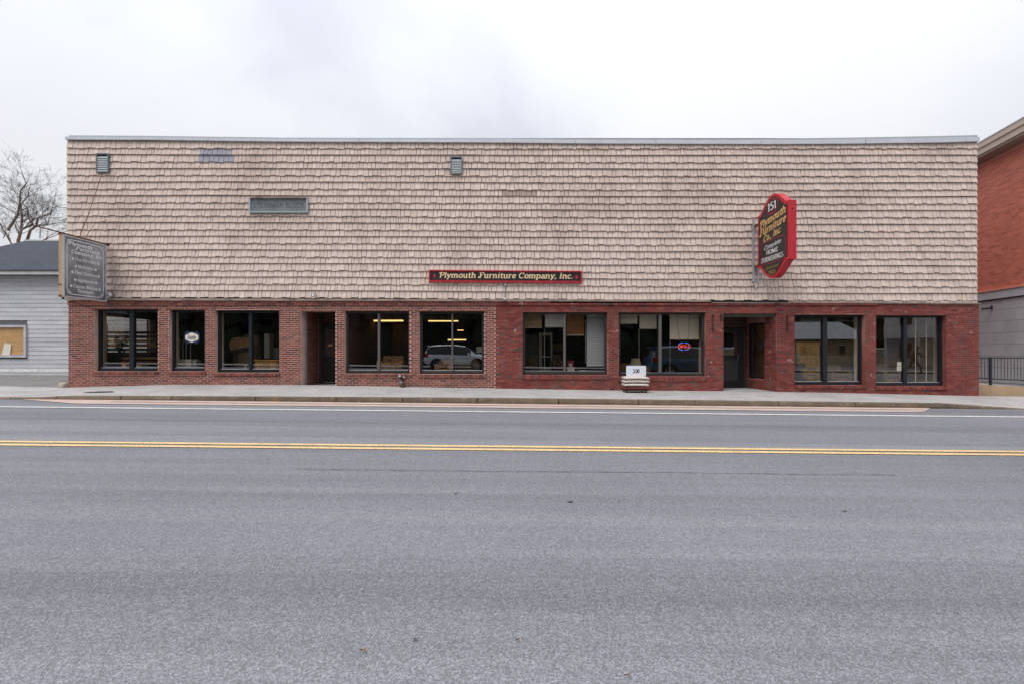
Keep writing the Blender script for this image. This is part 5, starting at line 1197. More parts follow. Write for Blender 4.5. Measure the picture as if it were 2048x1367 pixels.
b = MB(); b.tube([(ncx - .1, Y + .01, nz1), (ncx - .1, Y + .01, PZ(678, Y))], .003, 4); b.tube([(ncx + .1, Y + .01, nz1), (ncx + .1, Y + .01, PZ(678, Y))], .003, 4); b.build('hanging_wire', M['black'], ne)
# right windows: amber interior, cabinets
chest(1592, 1640, 684, 766, 1.5, .6, 'tall amber wooden cabinet in the window right of the entrance', M['orange_wood'], 4)
chest(1645, 1700, 702, 766, 3.6, .6, 'long low wooden sideboard deep in the window right of the entrance', M['wood'], 3)
chest(1590, 1628, 660, 760, 5.6, .5, 'tall dark wooden wardrobe at the back of the window right of the entrance', M['wood'], 2)
Yg = 1.4; b = MB(); b.lathe([(.05, 0), (.06, .02), (.02, .05), (.02, .12), (.08, .17), (.11, .26), (.08, .35), (.0, .38)], PX(1596, Yg), Yg, 16, False); b.v = [(a, b_, c + PZ(726, Yg)) for a, b_, c in b.v]; tag(b.build('globe_lamp', M['lampshade'], smooth=True), 'small cream globe lamp at the left edge of the window right of the entrance', 'lamp')
b = MB(); b.bevbox(PX(1591, Yg), PX(1606, Yg), Yg - .15, Yg + .25, .0, PZ(726, Yg), .01); tag(b.build('lamp_stand', M['dark_wood']), 'dark pedestal under the cream globe lamp', 'stand')
for i, px in enumerate((1831, 1852.5)):
    b = MB(); b.tube([(PX(px, .5), .5, PZ(766, .5)), (PX(px, .5), .5, PZ(636, .5))], .012, 8); tag(b.build('display_pole', M['cream']), ('left' if i == 0 else 'right') + ' slim cream display pole in the rightmost window', 'pole', 'display poles')
pn = empty('window_papers', (PX(1798, .185), .185, PZ(740, .185)), 'two small pale papers taped inside the rightmost window', 'notice')
for (a_, c_, d_, e_) in ((1794.5, 1803, 723, 731), (1793.8, 1803, 731.6, 740.5)):
    b = MB(); b.box(PX(a_, .195), PX(c_, .195), .195, .197, PZ(e_, .195), PZ(d_, .195)); b.build('paper_sheet', M['paper'], pn)
chest(1760, 1800, 716, 768, 2.4, .6, 'wooden dresser behind the taped papers in the rightmost window', M['wood'], 3)
tube_lamp(1600, 1640, 641.5, 3.6, 'unlit white fluorescent lamp left of the mullion in the window right of the entrance', lit=False)
tube_lamp(1671, 1708, 642.5, 4.4, 'unlit white fluorescent lamp right of the mullion in the window right of the entrance', lit=False)
# more stock standing deeper in the showroom
chest(694, 716, 700, 744, 2.2, .5, 'tall wooden cabinet at the left of the window right of the recessed door', M['dark_wood'], 3)
chest(1055, 1075, 712, 744, .8, .4, 'small wooden chest low at the left of the first painted-brick window', M['dark_wood'], 2)
chest(1660, 1690, 690, 742, 5.0, .5, 'tall amber bureau deep behind the long sideboard', M['orange_wood'], 5)
armchair('amber_sofa_chair', 1606, 1640, 722, 764, 1.1, M['yellow_cloth'], M['dark_wood'], 'mustard armchair low at the left of the window right of the entrance')
armchair('tan_sofa', 1662, 1706, 730, 766, 1.2, M['plain_cloth'], M['dark_wood'], 'tan sofa low at the right of the window right of the entrance')
armchair('green_sofa_chair', 1768, 1806, 728, 768, 1.2, M['plain_cloth'], M['dark_wood'], 'tan armchair low in the rightmost window')
Yq = 2.4; b = MB(); x0q, x1q = PX(1335, Yq), PX(1385, Yq)
tb = empty('dining_table', ((x0q + x1q) / 2, Yq, .12), 'dark dining table deep behind the neon sign', 'table')
b.bevbox(x0q, x1q, Yq, Yq + .8, .84, .88, .01); b.build('table_top', M['dark_wood'], tb)
for q in (x0q + .06, x1q - .06):
    for yy in (Yq + .06, Yq + .74): b = MB(); b.tube([(q, yy, .12), (q, yy, .84)], [.025, .035], 8); b.build('leg', M['dark_wood'], tb)
# ================================================================== grey clapboard neighbour on the left
NY = 4.5; nx0, nx1 = -25.4, -15.6
nb2 = empty('clapboard_building', (-20, NY, .34), 'weathered grey clapboard building with dark roof beyond the driveway', 'building')
zb0, ze = .30, PZ(549, NY)
# window opening (boarded)
wx0, wx1, wz0, wz1 = PX(-60, NY), PX(54, NY), PZ(714, NY), PZ(650, NY)
m = MB(); m.box(nx0, nx1, NY + .03, NY + .25, zb0 - .3, ze + .2); wl = m.build('wall', M['panel_gap'], nb2)
expo = 8.55 * (NY - CAMY) / F; n = int((ze - zb0) / expo) + 1; r_ = random.Random(5)
for k in range(n):
    z = zb0 + k * expo; segs = [(nx0, nx1)]
    if z + expo > wz0 - .04 and z < wz1 + .04: segs = [(nx0, wx0), (wx1, nx1)]
    for (a, b) in segs:
        x = a
        while x < b - .01:
            L_ = r_.uniform(2.0, 4.6); e_ = min(b, x + L_)
            if b - e_ < .5: e_ = b
            bd = MB(); t0, t1 = NY + .010, NY + .026; zz0 = z + r_.uniform(-.004, .004); zz1 = z + expo + .012
            bd.add([(x + .002, t0, zz0), (e_ - .002, t0, zz0), (e_ - .002, t1, zz1), (x + .002, t1, zz1), (x + .002, NY + .03, zz0), (e_ - .002, NY + .03, zz0)], [(0, 1, 2, 3), (1, 0, 4, 5), (0, 3, 4), (2, 1, 5)])
            white = (k == 1 and True)
            bd.build('clapboard', M['clap_white'] if white else M['clap'], wl, fix=False)
            x = e_
m = MB(); m.box(nx0, nx1, NY - .015, NY + .03, zb0 - .25, zb0 - .004); m.build('foundation', M['conc'], nb2)
wf = MB(); wf.box(wx0, wx1, NY - .05, NY + .02, wz1 - .10, wz1); wf.box(wx0, wx1, NY - .06, NY + .02, wz0, wz0 + .11); wf.box(wx1 - .10, wx1, NY - .05, NY + .02, wz0 + .11, wz1 - .1); wf.box(wx0, wx0 + .1, NY - .05, NY + .02, wz0 + .11, wz1 - .1)
wo = wf.build('window', M['trim_grey'], nb2)
m = MB(); m.box(wx0 + .1, wx1 - .1, NY + .028, NY + .036, wz0 + .11, wz1 - .1); m.build('boarding', M['osb'], wo)
m = MB(); m.prism([(0, 0), (.34, 0), (.40, .45), (.10, .47)], (PX(4, NY), NY - .01, wz0 + .112), (1, 0, 0), (0, 0, 1), (0, .03, 0)); m.build('notice_sheet', M['paper'], wo)
m = MB(); m.box(nx0 - .3, nx1 + .3, NY - .38, NY - .34, PZ(549, NY - .36), PZ(540, NY - .36)); m.build('fascia', M['eave_white'], nb2)
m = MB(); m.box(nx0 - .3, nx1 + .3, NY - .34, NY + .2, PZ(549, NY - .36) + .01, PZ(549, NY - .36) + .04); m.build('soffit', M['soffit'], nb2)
zr0 = PZ(540, NY - .36) + .0; zr1 = PZ(482, NY + 2.7); rx0 = PX(50, NY + 2.7)
c = [(nx0 - .35, NY - .42, zr0), (nx1 + .35, NY - .42, zr0), (nx1 + .35, NY + 2.7, zr1), (rx0, NY + 2.7, zr1), (nx0 - .35, NY + 5.8, zr0), (nx1 + .35, NY + 5.8, zr0)]
m = MB(); m.add(c + [(p[0], p[1], p[2] - .05) for p in c], [(0, 1, 2, 3), (0, 3, 4), (4, 3, 2, 5), (6, 9, 8, 7), (6, 10, 9), (10, 11, 8, 9), (0, 6, 7, 1), (4, 10, 6, 0), (1, 7, 8, 2), (2, 8, 11, 5), (5, 11, 10, 4)]); rf = m.build('roof', M['roof_dark'], nb2)
m = MB(); m.box(rx0, nx1 + .3, NY + 2.66, NY + 2.95, zr1 - .02, zr1 + .05); m.build('ridge_cap', M['eave_white'], rf)
m = MB(); m.box(nx0, nx1, NY + .26, NY + 5.5, zb0 - .2, zr0 - .1); m.build('rear_body', M['trim_grey'], nb2)

# ================================================================== modern building on the right
Q0 = Vector((18.52, 3.2, 0)); KZ = 1.0586; tu = Vector((-.2214, -.9752, 0)); nn = Vector((-.9752, .2214, 0))
mbd = empty('modern_building', (18, 3, 0), 'modern building with orange-red brick over grey panels and overhanging flat roof', 'building')
def Wp(u, z, o=0): p = Q0 + tu * u + nn * o; return (p.x, p.y, CAMZ + (z - CAMZ) * KZ)
def wslab(mb, u0, u1, z0, z1, o0, o1):
    pts = [Wp(u0, z0, o1), Wp(u1, z0, o1), Wp(u1, z1, o1), Wp(u0, z1, o1), Wp(u0, z0, o0), Wp(u1, z0, o0), Wp(u1, z1, o0), Wp(u0, z1, o0)]
    mb.add(pts, [(0, 1, 2, 3), (4, 7, 6, 5), (0, 4, 5, 1), (1, 5, 6, 2), (2, 6, 7, 3), (3, 7, 4, 0)])
UA, UB = -5.0, 2.7
m = MB(); wslab(m, UA, UB, 3.60, 8.34, -.3, 0); bw = m.build('brick_wall', M['redb_mortar'], mbd)
un = MB(); un.add([(-.5, -1, -.5), (.5, -1, -.5), (.5, -1, .5), (-.5, -1, .5), (-.5, 0, -.5), (.5, 0, -.5), (.5, 0, .5), (-.5, 0, .5)], [(0, 1, 2, 3), (3, 2, 6, 7), (1, 0, 4, 5), (0, 3, 7, 4), (2, 1, 5, 6)])
rb_me = bpy.data.meshes.new('modern_brick'); rb_me.from_pydata(un.v, [], un.f); rb_me.materials.append(M['redb_object'])
co2, bl2, mj2 = .0925, .289, .016; z = 3.605; k = 0; lst = []
while z + co2 < 8.32:
    u = -.9 - (.15 if k % 2 else 0)
    while u < UB - .05:
        lst.append((u, min(u + bl2, UB), z, z + co2 - mj2)); u += bl2 + mj2
    z += co2; k += 1
selb = sorted(range(len(lst)), key=lambda i: -((lst[i][0] > .05) * 10 + lst[i][0] - abs(lst[i][2] - 5.5) * .3))[:300]; selb = set(selb); sb = MB()
ang = math.atan2(tu.y, tu.x)
for i, (u0, u1, z0, z1) in enumerate(lst):
    if i in selb:
        p = Wp((u0 + u1) / 2, (z0 + z1) / 2, .0); o = mesh_obj('brick', rb_me, bw, p, (u1 - u0, .006, (z1 - z0) * KZ), (0, 0, ang))
        if (Matrix.Rotation(ang, 3, 'Z') @ Vector((0, -1, 0))).dot(nn) < 0: o.rotation_euler = (0, 0, ang + math.pi)
    else: wslab(sb, u0, u1, z0, z1, .0005, .006)
tag(sb.build('brickwork', M['redb_island'], bw, fix=False), kind='stuff')
m = MB(); wslab(m, UA, UB, 3.53, 3.60, -.3, .09); m.build('ledge', M['pink_ledge'], mbd)
m = MB(); wslab(m, UA, UB, 3.24, 3.53, -.3, .06); m.build('metal_band', M['grey_band'], mbd)
m = MB(); wslab(m, UA, UB, -.4, 3.24, -.3, -.012); pb = m.build('panel_wall', M['panel_gap'], mbd)
z = -.4; k = 0
while z < 3.18:
    z1 = min(z + .405, 3.19); u = UA + (.53 if k % 2 else 0)
    if u > UA: m = MB(); wslab(m, UA, u - .008, z + .006, z1 - .004, -.011, 0); m.build('wall_panel', M['grey_panel'], pb)
    while u < UB - .02:
        e_ = min(u + 1.06, UB); m = MB(); wslab(m, u, e_ - .008, z + .006, z1 - .004, -.011, 0); m.build('wall_panel', M['grey_panel'], pb); u = e_
    z = z1; k += 1
m = MB(); wslab(m, UA - .3, UB + .5, 8.34, 8.44, -.3, .50); m.build('soffit', M['taupe_soffit'], mbd)
m = MB(); wslab(m, UA - .3, UB + .5, 8.42, 8.62, .5, .54); m.build('fascia', M['taupe'], mbd)
m = MB(); wslab(m, UA - .3, UB + .5, 8.632, 8.83, .5, .58); m.build('upper_fascia', M['taupe'], mbd)
m = MB(); wslab(m, UA - .3, UB + .5, 8.83, 8.86, -.2, .60); m.build('roof_edge', M['coping'], mbd)
m = MB(); pr = [Wp(UB, 0, 0), Wp(UB, 0, -8), Wp(UA, 0, -8), Wp(UA, 0, 0)]; m.add([(p[0], p[1], -.4) for p in pr] + [(p[0], p[1], 8.6) for p in pr], [(4, 5, 6, 7), (0, 1, 5, 4), (1, 2, 6, 5), (2, 3, 7, 6)]); m.build('rear_body', M['redb_mortar'], mbd)
sc_o = empty('security_camera', Wp(.80, 2.95, 0), 'small black security camera on the grey panels of the right building', 'camera')
p = Vector(Wp(.80, CAMZ + (PZ(616, 2.3) - CAMZ) / KZ, 0)); m = MB(); m.tube([p, p + nn * .10], .03, 10); m.tube([p + nn * .02 + Vector((0, 0, -.06)), p + nn * .02 + Vector((0, 0, .10))], .03, 8); m.build('mount', M['black'], sc_o)
m = MB(); m.tube([p + nn * .10 - tu * .02, p + nn * .16 - tu * .16 + Vector((-.10, 0, -.02))], .042, 10); m.build('camera_body', M['black'], sc_o)

# ramp wall with railing between the two buildings
rw = MB(); YR = .32; xa, xb = XR + .01, 18.0
za0, za1 = PZ(767.5, YR), PZ(775, YR)
rw.add([(xa, YR, -.4), (xb, YR, -.4), (xb, YR + .25, -.4), (xa, YR + .25, -.4), (xa, YR, za0), (xb, YR, za1), (xb, YR + .25, za1), (xa, YR + .25, za0)], [(0, 3, 2, 1), (4, 5, 6, 7), (0, 1, 5, 4), (1, 2, 6, 5), (2, 3, 7, 6), (3, 0, 4, 7)])
tag(rw.build('ramp_wall', M['tan_conc']), 'low stained tan concrete ramp wall at the right end of the shop', 'wall')
rl = empty('ramp_railing', ((xa + xb) / 2, YR + .12, za0), 'black metal railing with thin upright bars on the ramp wall', 'railing')
yb_ = YR + .12; zt = PZ(715, yb_); zl = lambda X: lerp(PZ(754.5, yb_), PZ(761, yb_), (X - xa) / (xb - xa)); zfl = lambda X: lerp(za0, za1, (X - xa) / (xb - xa))
m = MB(); m.box(xa, xb, yb_ - .022, yb_ + .022, zt - .02, zt + .02); m.build('top_rail', M['rail'], rl)
m = MB(); m.tube([(xa, yb_, zl(xa)), (xb, yb_, zl(xb))], .02, 6); m.build('bottom_rail', M['rail'], rl)
m = MB(); m.tube([(xa, yb_, zfl(xa) + .09), (xb, yb_, zfl(xb) + .09)], .012, 6); m.build('kick_rail', M['rail'], rl)
for px in (1981, 2075):
    X = PX(px, yb_); m = MB(); m.box(X - .03, X + .03, yb_ - .03, yb_ + .03, zfl(X) - .02, zt + .03); m.build('post', M['rail'], rl)
X = xa + .06
while X < xb:
    m = MB(); m.tube([(X, yb_, zl(X)), (X, yb_, zt)], .009, 5); m.build('baluster', M['rail'], rl); X += .112
m = MB(); v = [(xa, YR + .26, za0 - .05), (xb + 1.5, YR + .26, za1 - .05), (xb + 1.5, 6, za1 - .05), (xa, 6, za0 - .05)]; m.add(v, [(0, 1, 2, 3)]); tag(m.build('ramp', M['sidewalk']), kind='structure')

# ================================================================== bare trees behind the clapboard building
def grow(mb, p, d, L_, r, depth, rr, segs=4, up=.12, spread=.55, floor_=.0040):
    pts = [p]; rs = [r]; q = Vector(p); dd = Vector(d).normalized()
    for i in range(segs):
        dd = (dd + Vector((rr.gauss(0, .16), rr.gauss(0, .16), rr.gauss(0, .10) + up * .4))).normalized(); q = q + dd * L_ / segs; pts.append(q.copy()); rs.append(max(r * (1 - .55 * (i + 1) / segs), floor_))
    mb.tube(pts, rs, 5 if r > .03 else 3, False)
    if depth == 0: return
    nb_ = 3
    for i in range(nb_):
        t = rr.uniform(.35, 1.0); k = min(segs, max(1, int(t * segs + .5))); bd = (pts[k] - pts[k - 1]).normalized()
        side = Vector((rr.gauss(0, 1), rr.gauss(0, 1), rr.gauss(0, .7))); side = (side - bd * side.dot(bd)).normalized()
        nd_ = (bd + side * rr.uniform(spread * .7, spread * 1.7)).normalized()
        grow(mb, pts[k], nd_, L_ * rr.uniform(.5, .78), max(rs[k] * .62, floor_), depth - 1, rr, 3, up, spread, floor_)
def tree(name, Y, limbs, label, seed, twig_depth=3, zbase=.3):
    """limbs: photo-space polylines with a start radius; each gets smaller branches grown along it"""
    rr = random.Random(seed); o = empty(name, (PX(limbs[0][0][0][0], Y), Y, zbase), label, 'tree', 'bare trees'); tk = MB(); cr_ = MB()
    for pts, r0, r1, dpt in limbs:
        P = [Vector((PX(a, Y), Y + dpt * i / len(pts) + rr.uniform(-.3, .3), PZ(b, Y))) for i, (a, b) in enumerate(pts)]
        r0, r1 = r0 * .55, r1 * .55; n = len(P); rs = [lerp(r0, r1, i / (n - 1)) for i in range(n)]
        tk.tube(P, rs, 8, False)
        for i in range(1, n):
            if r0 > .07 and i < 2: continue
            for k in range(3):
                t = rr.random(); p = P[i - 1].lerp(P[i], t); bd = (P[i] - P[i - 1]).normalized(); side = Vector((rr.gauss(0, 1), rr.gauss(0, .9), rr.gauss(0, .6))); side = (side - bd * side.dot(bd)).normalized()
                grow(cr_, p, (bd + side * .8 + Vector((0, 0, .25))).normalized(), rr.uniform(.5, 1.35), max(rs[i] * .4, .009), twig_depth - (1 if k else 0), rr, 4)
        grow(cr_, P[-1], (P[-1] - P[-2]), .9, r1 * .8, twig_depth, rr, 4)
    tk.build('trunk', M['bark'], o, smooth=True); cr_.build('crown', M['twig'], o, fix=False)
    return o
def Z6(l): return [(a / 6.836, 320 + b / 6.836) for a, b in l]
TY = 13.5
tree('bare_tree', TY, [
 (Z6([(165, 1700), (165, 1140), (165, 960), (155, 760), (125, 560), (105, 400), (50, 320)]), .16, .035, 1.5),
 (Z6([(170, 980), (215, 860), (300, 770), (410, 640), (470, 480), (520, 380), (600, 270)]), .13, .03, -1.2),
 (Z6([(230, 1700), (290, 1110), (320, 960), (330, 850), (300, 770), (240, 640), (215, 500)]), .17, .03, .5),
 (Z6([(300, 1110), (400, 960), (470, 890), (600, 810), (720, 750), (860, 700), (915, 640)]), .15, .03, -.6),
 (Z6([(455, 905), (600, 870), (700, 850), (790, 838), (900, 825)]), .06, .015, .3),
 (Z6([(250, 790), (200, 690), (120, 570), (0, 450)]), .075, .02, 1.0),
 (Z6([(240, 740), (120, 660), (0, 575)]), .05, .015, -.8),
 (Z6([(330, 880), (370, 800), (430, 720), (470, 640)]), .06, .02, .8),
 (Z6([(360, 920), (430, 820), (530, 720), (500, 650)]), .05, .015, -.5)],
 'large bare tree with several leaning trunks behind the clapboard building', 21, 3)
tree('bare_tree', 24, [
 (Z6([(95, 1500), (95, 1160), (75, 1060), (0, 1000), (-60, 940)]), .14, .03, 1), (Z6([(90, 1090), (75, 960), (90, 880), (130, 800)]), .09, .02, -1), (Z6([(85, 1080), (140, 1000), (190, 930)]), .06, .02, -1)],
 'small far bare tree low at the left edge of the picture', 8, 3)
tree('bare_tree', 30, [
 (Z6([(560, 1500), (570, 1150), (560, 1040), (520, 960)]), .12, .03, 1), (Z6([(565, 1100), (640, 1020), (700, 980)]), .07, .02, 1), (Z6([(565, 1080), (600, 960), (650, 900), (760, 560)]), .07, .02, -1), (Z6([(650, 900), (800, 700), (860, 400)]), .05, .02, -1)],
 'slender far bare tree just left of the shingled wall', 13, 3)
# ================================================================== the other side of the street (seen only as reflections in the shop glass)
tag(strip(-20.4, -17.6, -60, 60, 20, .12).build('far_sidewalk', M['sidewalk']), kind='structure')
m = strip(-17.6, -17.45, -60, 60, 20, .115); tag(m.build('far_kerb', M['kerb']), kind='structure')
m = MB(); m.quad((14, -60, .32), (60, -60, .0), (60, -20.4, -.42), (14, -20.4, .0)); tag(m.build('parking_lot', M['asphalt']), kind='structure')
M['lawn'] = mat('lawn', (.055, .055, .028), .95, .1, var=(2, .3)); m = MB(); m.quad((-60, -60, 1.4), (14, -60, 1.0), (14, -20.4, .02), (-60, -20.4, .72)); tag(m.build('lawn', M['lawn']), kind='structure')
def house(X, Y, w, dp, h, rh, wallm, label, porch=False, rz=0, gable=True):
    z0 = .2 - .01 * X; o = empty('house', (X, Y, z0), label, 'house')
    m = MB(); m.box(X - w / 2, X + w / 2, Y - dp, Y, z0 - .6, z0 + h); m.build('wall', wallm, o)
    m = MB(); e_ = .35
    pr = [(-w / 2 - e_, h - .15), (0, h + rh), (w / 2 + e_, h - .15), (w / 2 + e_, h - .02), (0, h + rh + .15), (-w / 2 - e_, h - .02)]
    if gable:
        m.prism(pr, (X, Y + e_, z0), (1, 0, 0), (0, 0, 1), (0, -dp - 2 * e_, 0)); m.build('roof', M['roof_dark'], o)
        m = MB(); m.prism([(-w / 2, h), (w / 2, h), (0, h + rh)], (X, Y, z0), (1, 0, 0), (0, 0, 1), (0, -dp, 0)); m.build('gable', wallm, o)
    else:
        m.add([(X - w / 2 - e_, Y + e_, z0 + h), (X + w / 2 + e_, Y + e_, z0 + h), (X + w / 2 - 1.2, Y - dp / 2, z0 + h + rh), (X - w / 2 + 1.2, Y - dp / 2, z0 + h + rh), (X - w / 2 - e_, Y - dp - e_, z0 + h), (X + w / 2 + e_, Y - dp - e_, z0 + h)], [(0, 1, 2, 3), (1, 5, 2), (5, 4, 3, 2), (4, 0, 3), (0, 4, 5, 1)]); m.build('roof', M['trim_grey'], o)
    nw = max(2, int(w / 2.4))
    for st_ in range(max(1, int(h / 2.7))):
        for k in range(nw):
            xc = X - w / 2 + w * (k + .5) / nw; zc_ = z0 + 1.5 + st_ * 2.8
            m = MB(); m.box(xc - .5, xc + .5, Y, Y + .05, zc_ - .7, zc_ + .7); f_ = m.build('window', M['eave_white'], o); m = MB(); m.box(xc - .42, xc + .42, Y + .05, Y + .06, zc_ - .62, zc_ + .62); m.build('pane', M['black_gloss'], f_)
    if porch:
        m = MB(); m.box(X - w / 2, X + w / 2, Y, Y + 2.2, z0 + 2.55, z0 + 2.75); m.build('porch_deck', wallm, o)
        for k in range(5): m = MB(); xc = lerp(X - w / 2 + .1, X + w / 2 - .1, k / 4); m.box(xc - .08, xc + .08, Y + 2.0, Y + 2.16, z0 - .4, z0 + 2.55); m.build('porch_post', wallm, o)
        m = MB(); m.box(X - w / 2, X + w / 2, Y + 2.1, Y + 2.16, z0 + 3.6, z0 + 3.68)
        for k in range(40): xc = lerp(X - w / 2, X + w / 2, k / 39); m.box(xc - .02, xc + .02, Y + 2.11, Y + 2.15, z0 + 2.75, z0 + 3.6)
        m.build('porch_railing', wallm, o)
    return o
hw = house(37.5, -24, 9, 8, 5.6, 2.5, M['white_clap'], 'white house with railed porch across the street, mirrored in the rightmost window', porch=True); hw.rotation_euler = (0, 0, R(39))
house(41, -44, 10, 8, 2.9, 2.4, M['tan_house'], 'low tan house with pale hipped roof across the street', gable=False)
house(-58, -40, 10, 8, 5.4, 2.6, M['tan_house'], 'tan house far along the opposite side of the street')
m = MB(); m.box(-24, 3, -24.3, -24.0, .0, .75); tag(m.build('retaining_wall', M['conc']), 'low concrete retaining wall across the street', 'wall')
sr = empty('stair_railing', (-9, -23.5, .8), 'thin metal stair railing across the street', 'railing')
m = MB(); m.tube([(-14, -23.9, 1.75), (-8, -23.9, 1.75), (-5.5, -22.6, .95)], .025, 6); m.tube([(-14, -23.9, 1.35), (-8, -23.9, 1.35), (-5.5, -22.6, .55)], .018, 6); m.build('rails', M['dull_steel'], sr)
for X in (-14, -12, -10, -8): m = MB(); m.tube([(X, -23.9, .7), (X, -23.9, 1.75)], .025, 6); m.build('post', M['dull_steel'], sr)
# clipped evergreen hedge behind the far sidewalk
rr = random.Random(4); hd = MB()
for k in range(2600):
    X = rr.uniform(-60, 13); Y = -21.2 + rr.gauss(0, .28); zt_ = 2.15 + .15 * math.sin(X * .9); z = -.01 * X + rr.uniform(.1, zt_); q = rr.uniform(.10, .24); a_ = rr.uniform(0, 6.28); b_ = rr.uniform(-1, 1)
    d1 = Vector((math.cos(a_), math.sin(a_) * .5, b_)).normalized() * q; d2 = d1.orthogonal().normalized() * q * .6; c = Vector((X, Y, z))
    hd.add([c - d1, c + d2, c + d1, c - d2], [(0, 1, 2, 3)])
hg = empty('hedge', (-24, -21.2, .1), 'long dark evergreen hedge behind the sidewalk across the street', 'hedge')
hd.build('foliage', M['evergreen'], hg, fix=False); m = MB(); m.box(-60, 13, -21.5, -20.95, -.2, 1.95); m.build('inner_growth', M['evergreen'], hg)
# far wood: reads as one dark mass
rr = random.Random(2); wd = MB()
for k in range(900):
    X = rr.uniform(-95, 95); Y = -66 - rr.uniform(0, 14); h = rr.uniform(8, 15); r_ = rr.uniform(1.4, 2.8); z0 = 1.4
    for j in range(3):
        zb_ = z0 + h * (.08 + .28 * j); q = r_ * (1 - .25 * j); n_ = 6; tw = rr.random() * 6
        wd.add([(X + q * rr.uniform(.7, 1.2) * math.cos(tw + 2 * math.pi * i / n_), Y + q * math.sin(tw + 2 * math.pi * i / n_), zb_ + rr.uniform(-.5, .5)) for i in range(n_)] + [(X, Y, zb_ + h * .45)], [(i, (i + 1) % n_, n_) for i in range(n_)])
tag(wd.build('far_wood', M['evergreen'], fix=False), 'dark evergreen wood closing the view across the street', 'wood', kind='stuff')
# utility vehicles
M['tyre'] = mat('tyre', (.02, .02, .021), .8); M['rim'] = mat('alloy rim', (.5, .51, .53), .3, .5, .7); M['car_glass'] = mat('car glass', (.012, .014, .016), .05, .6); M['car_black'] = mat('black trim', (.018, .018, .019), .6)
M['tail'] = mat('tail lamp', (.35, .015, .015), .25, .6); M['headlamp'] = mat('head lamp', (.6, .62, .65), .15, .6)
ST = [(0.00, .50, .80, .90, .78, .70), (.06, .40, .98, 1.14, .86, .70), (.20, .33, 1.05, 1.48, .90, .63), (.42, .30, 1.06, 1.63, .91, .61), (.80, .28, 1.05, 1.68, .92, .61), (1.60, .27, 1.02, 1.70, .92, .62), (2.10, .27, 1.00, 1.69, .92, .62),
      (2.75, .27, .98, 1.60, .92, .59), (3.15, .28, .97, 1.36, .92, .60), (3.55, .28, .96, 1.07, .91, .68), (4.10, .30, .90, .98, .89, .68), (4.45, .34, .78, .85, .84, .62), (4.60, .44, .66, .70, .74, .55)]
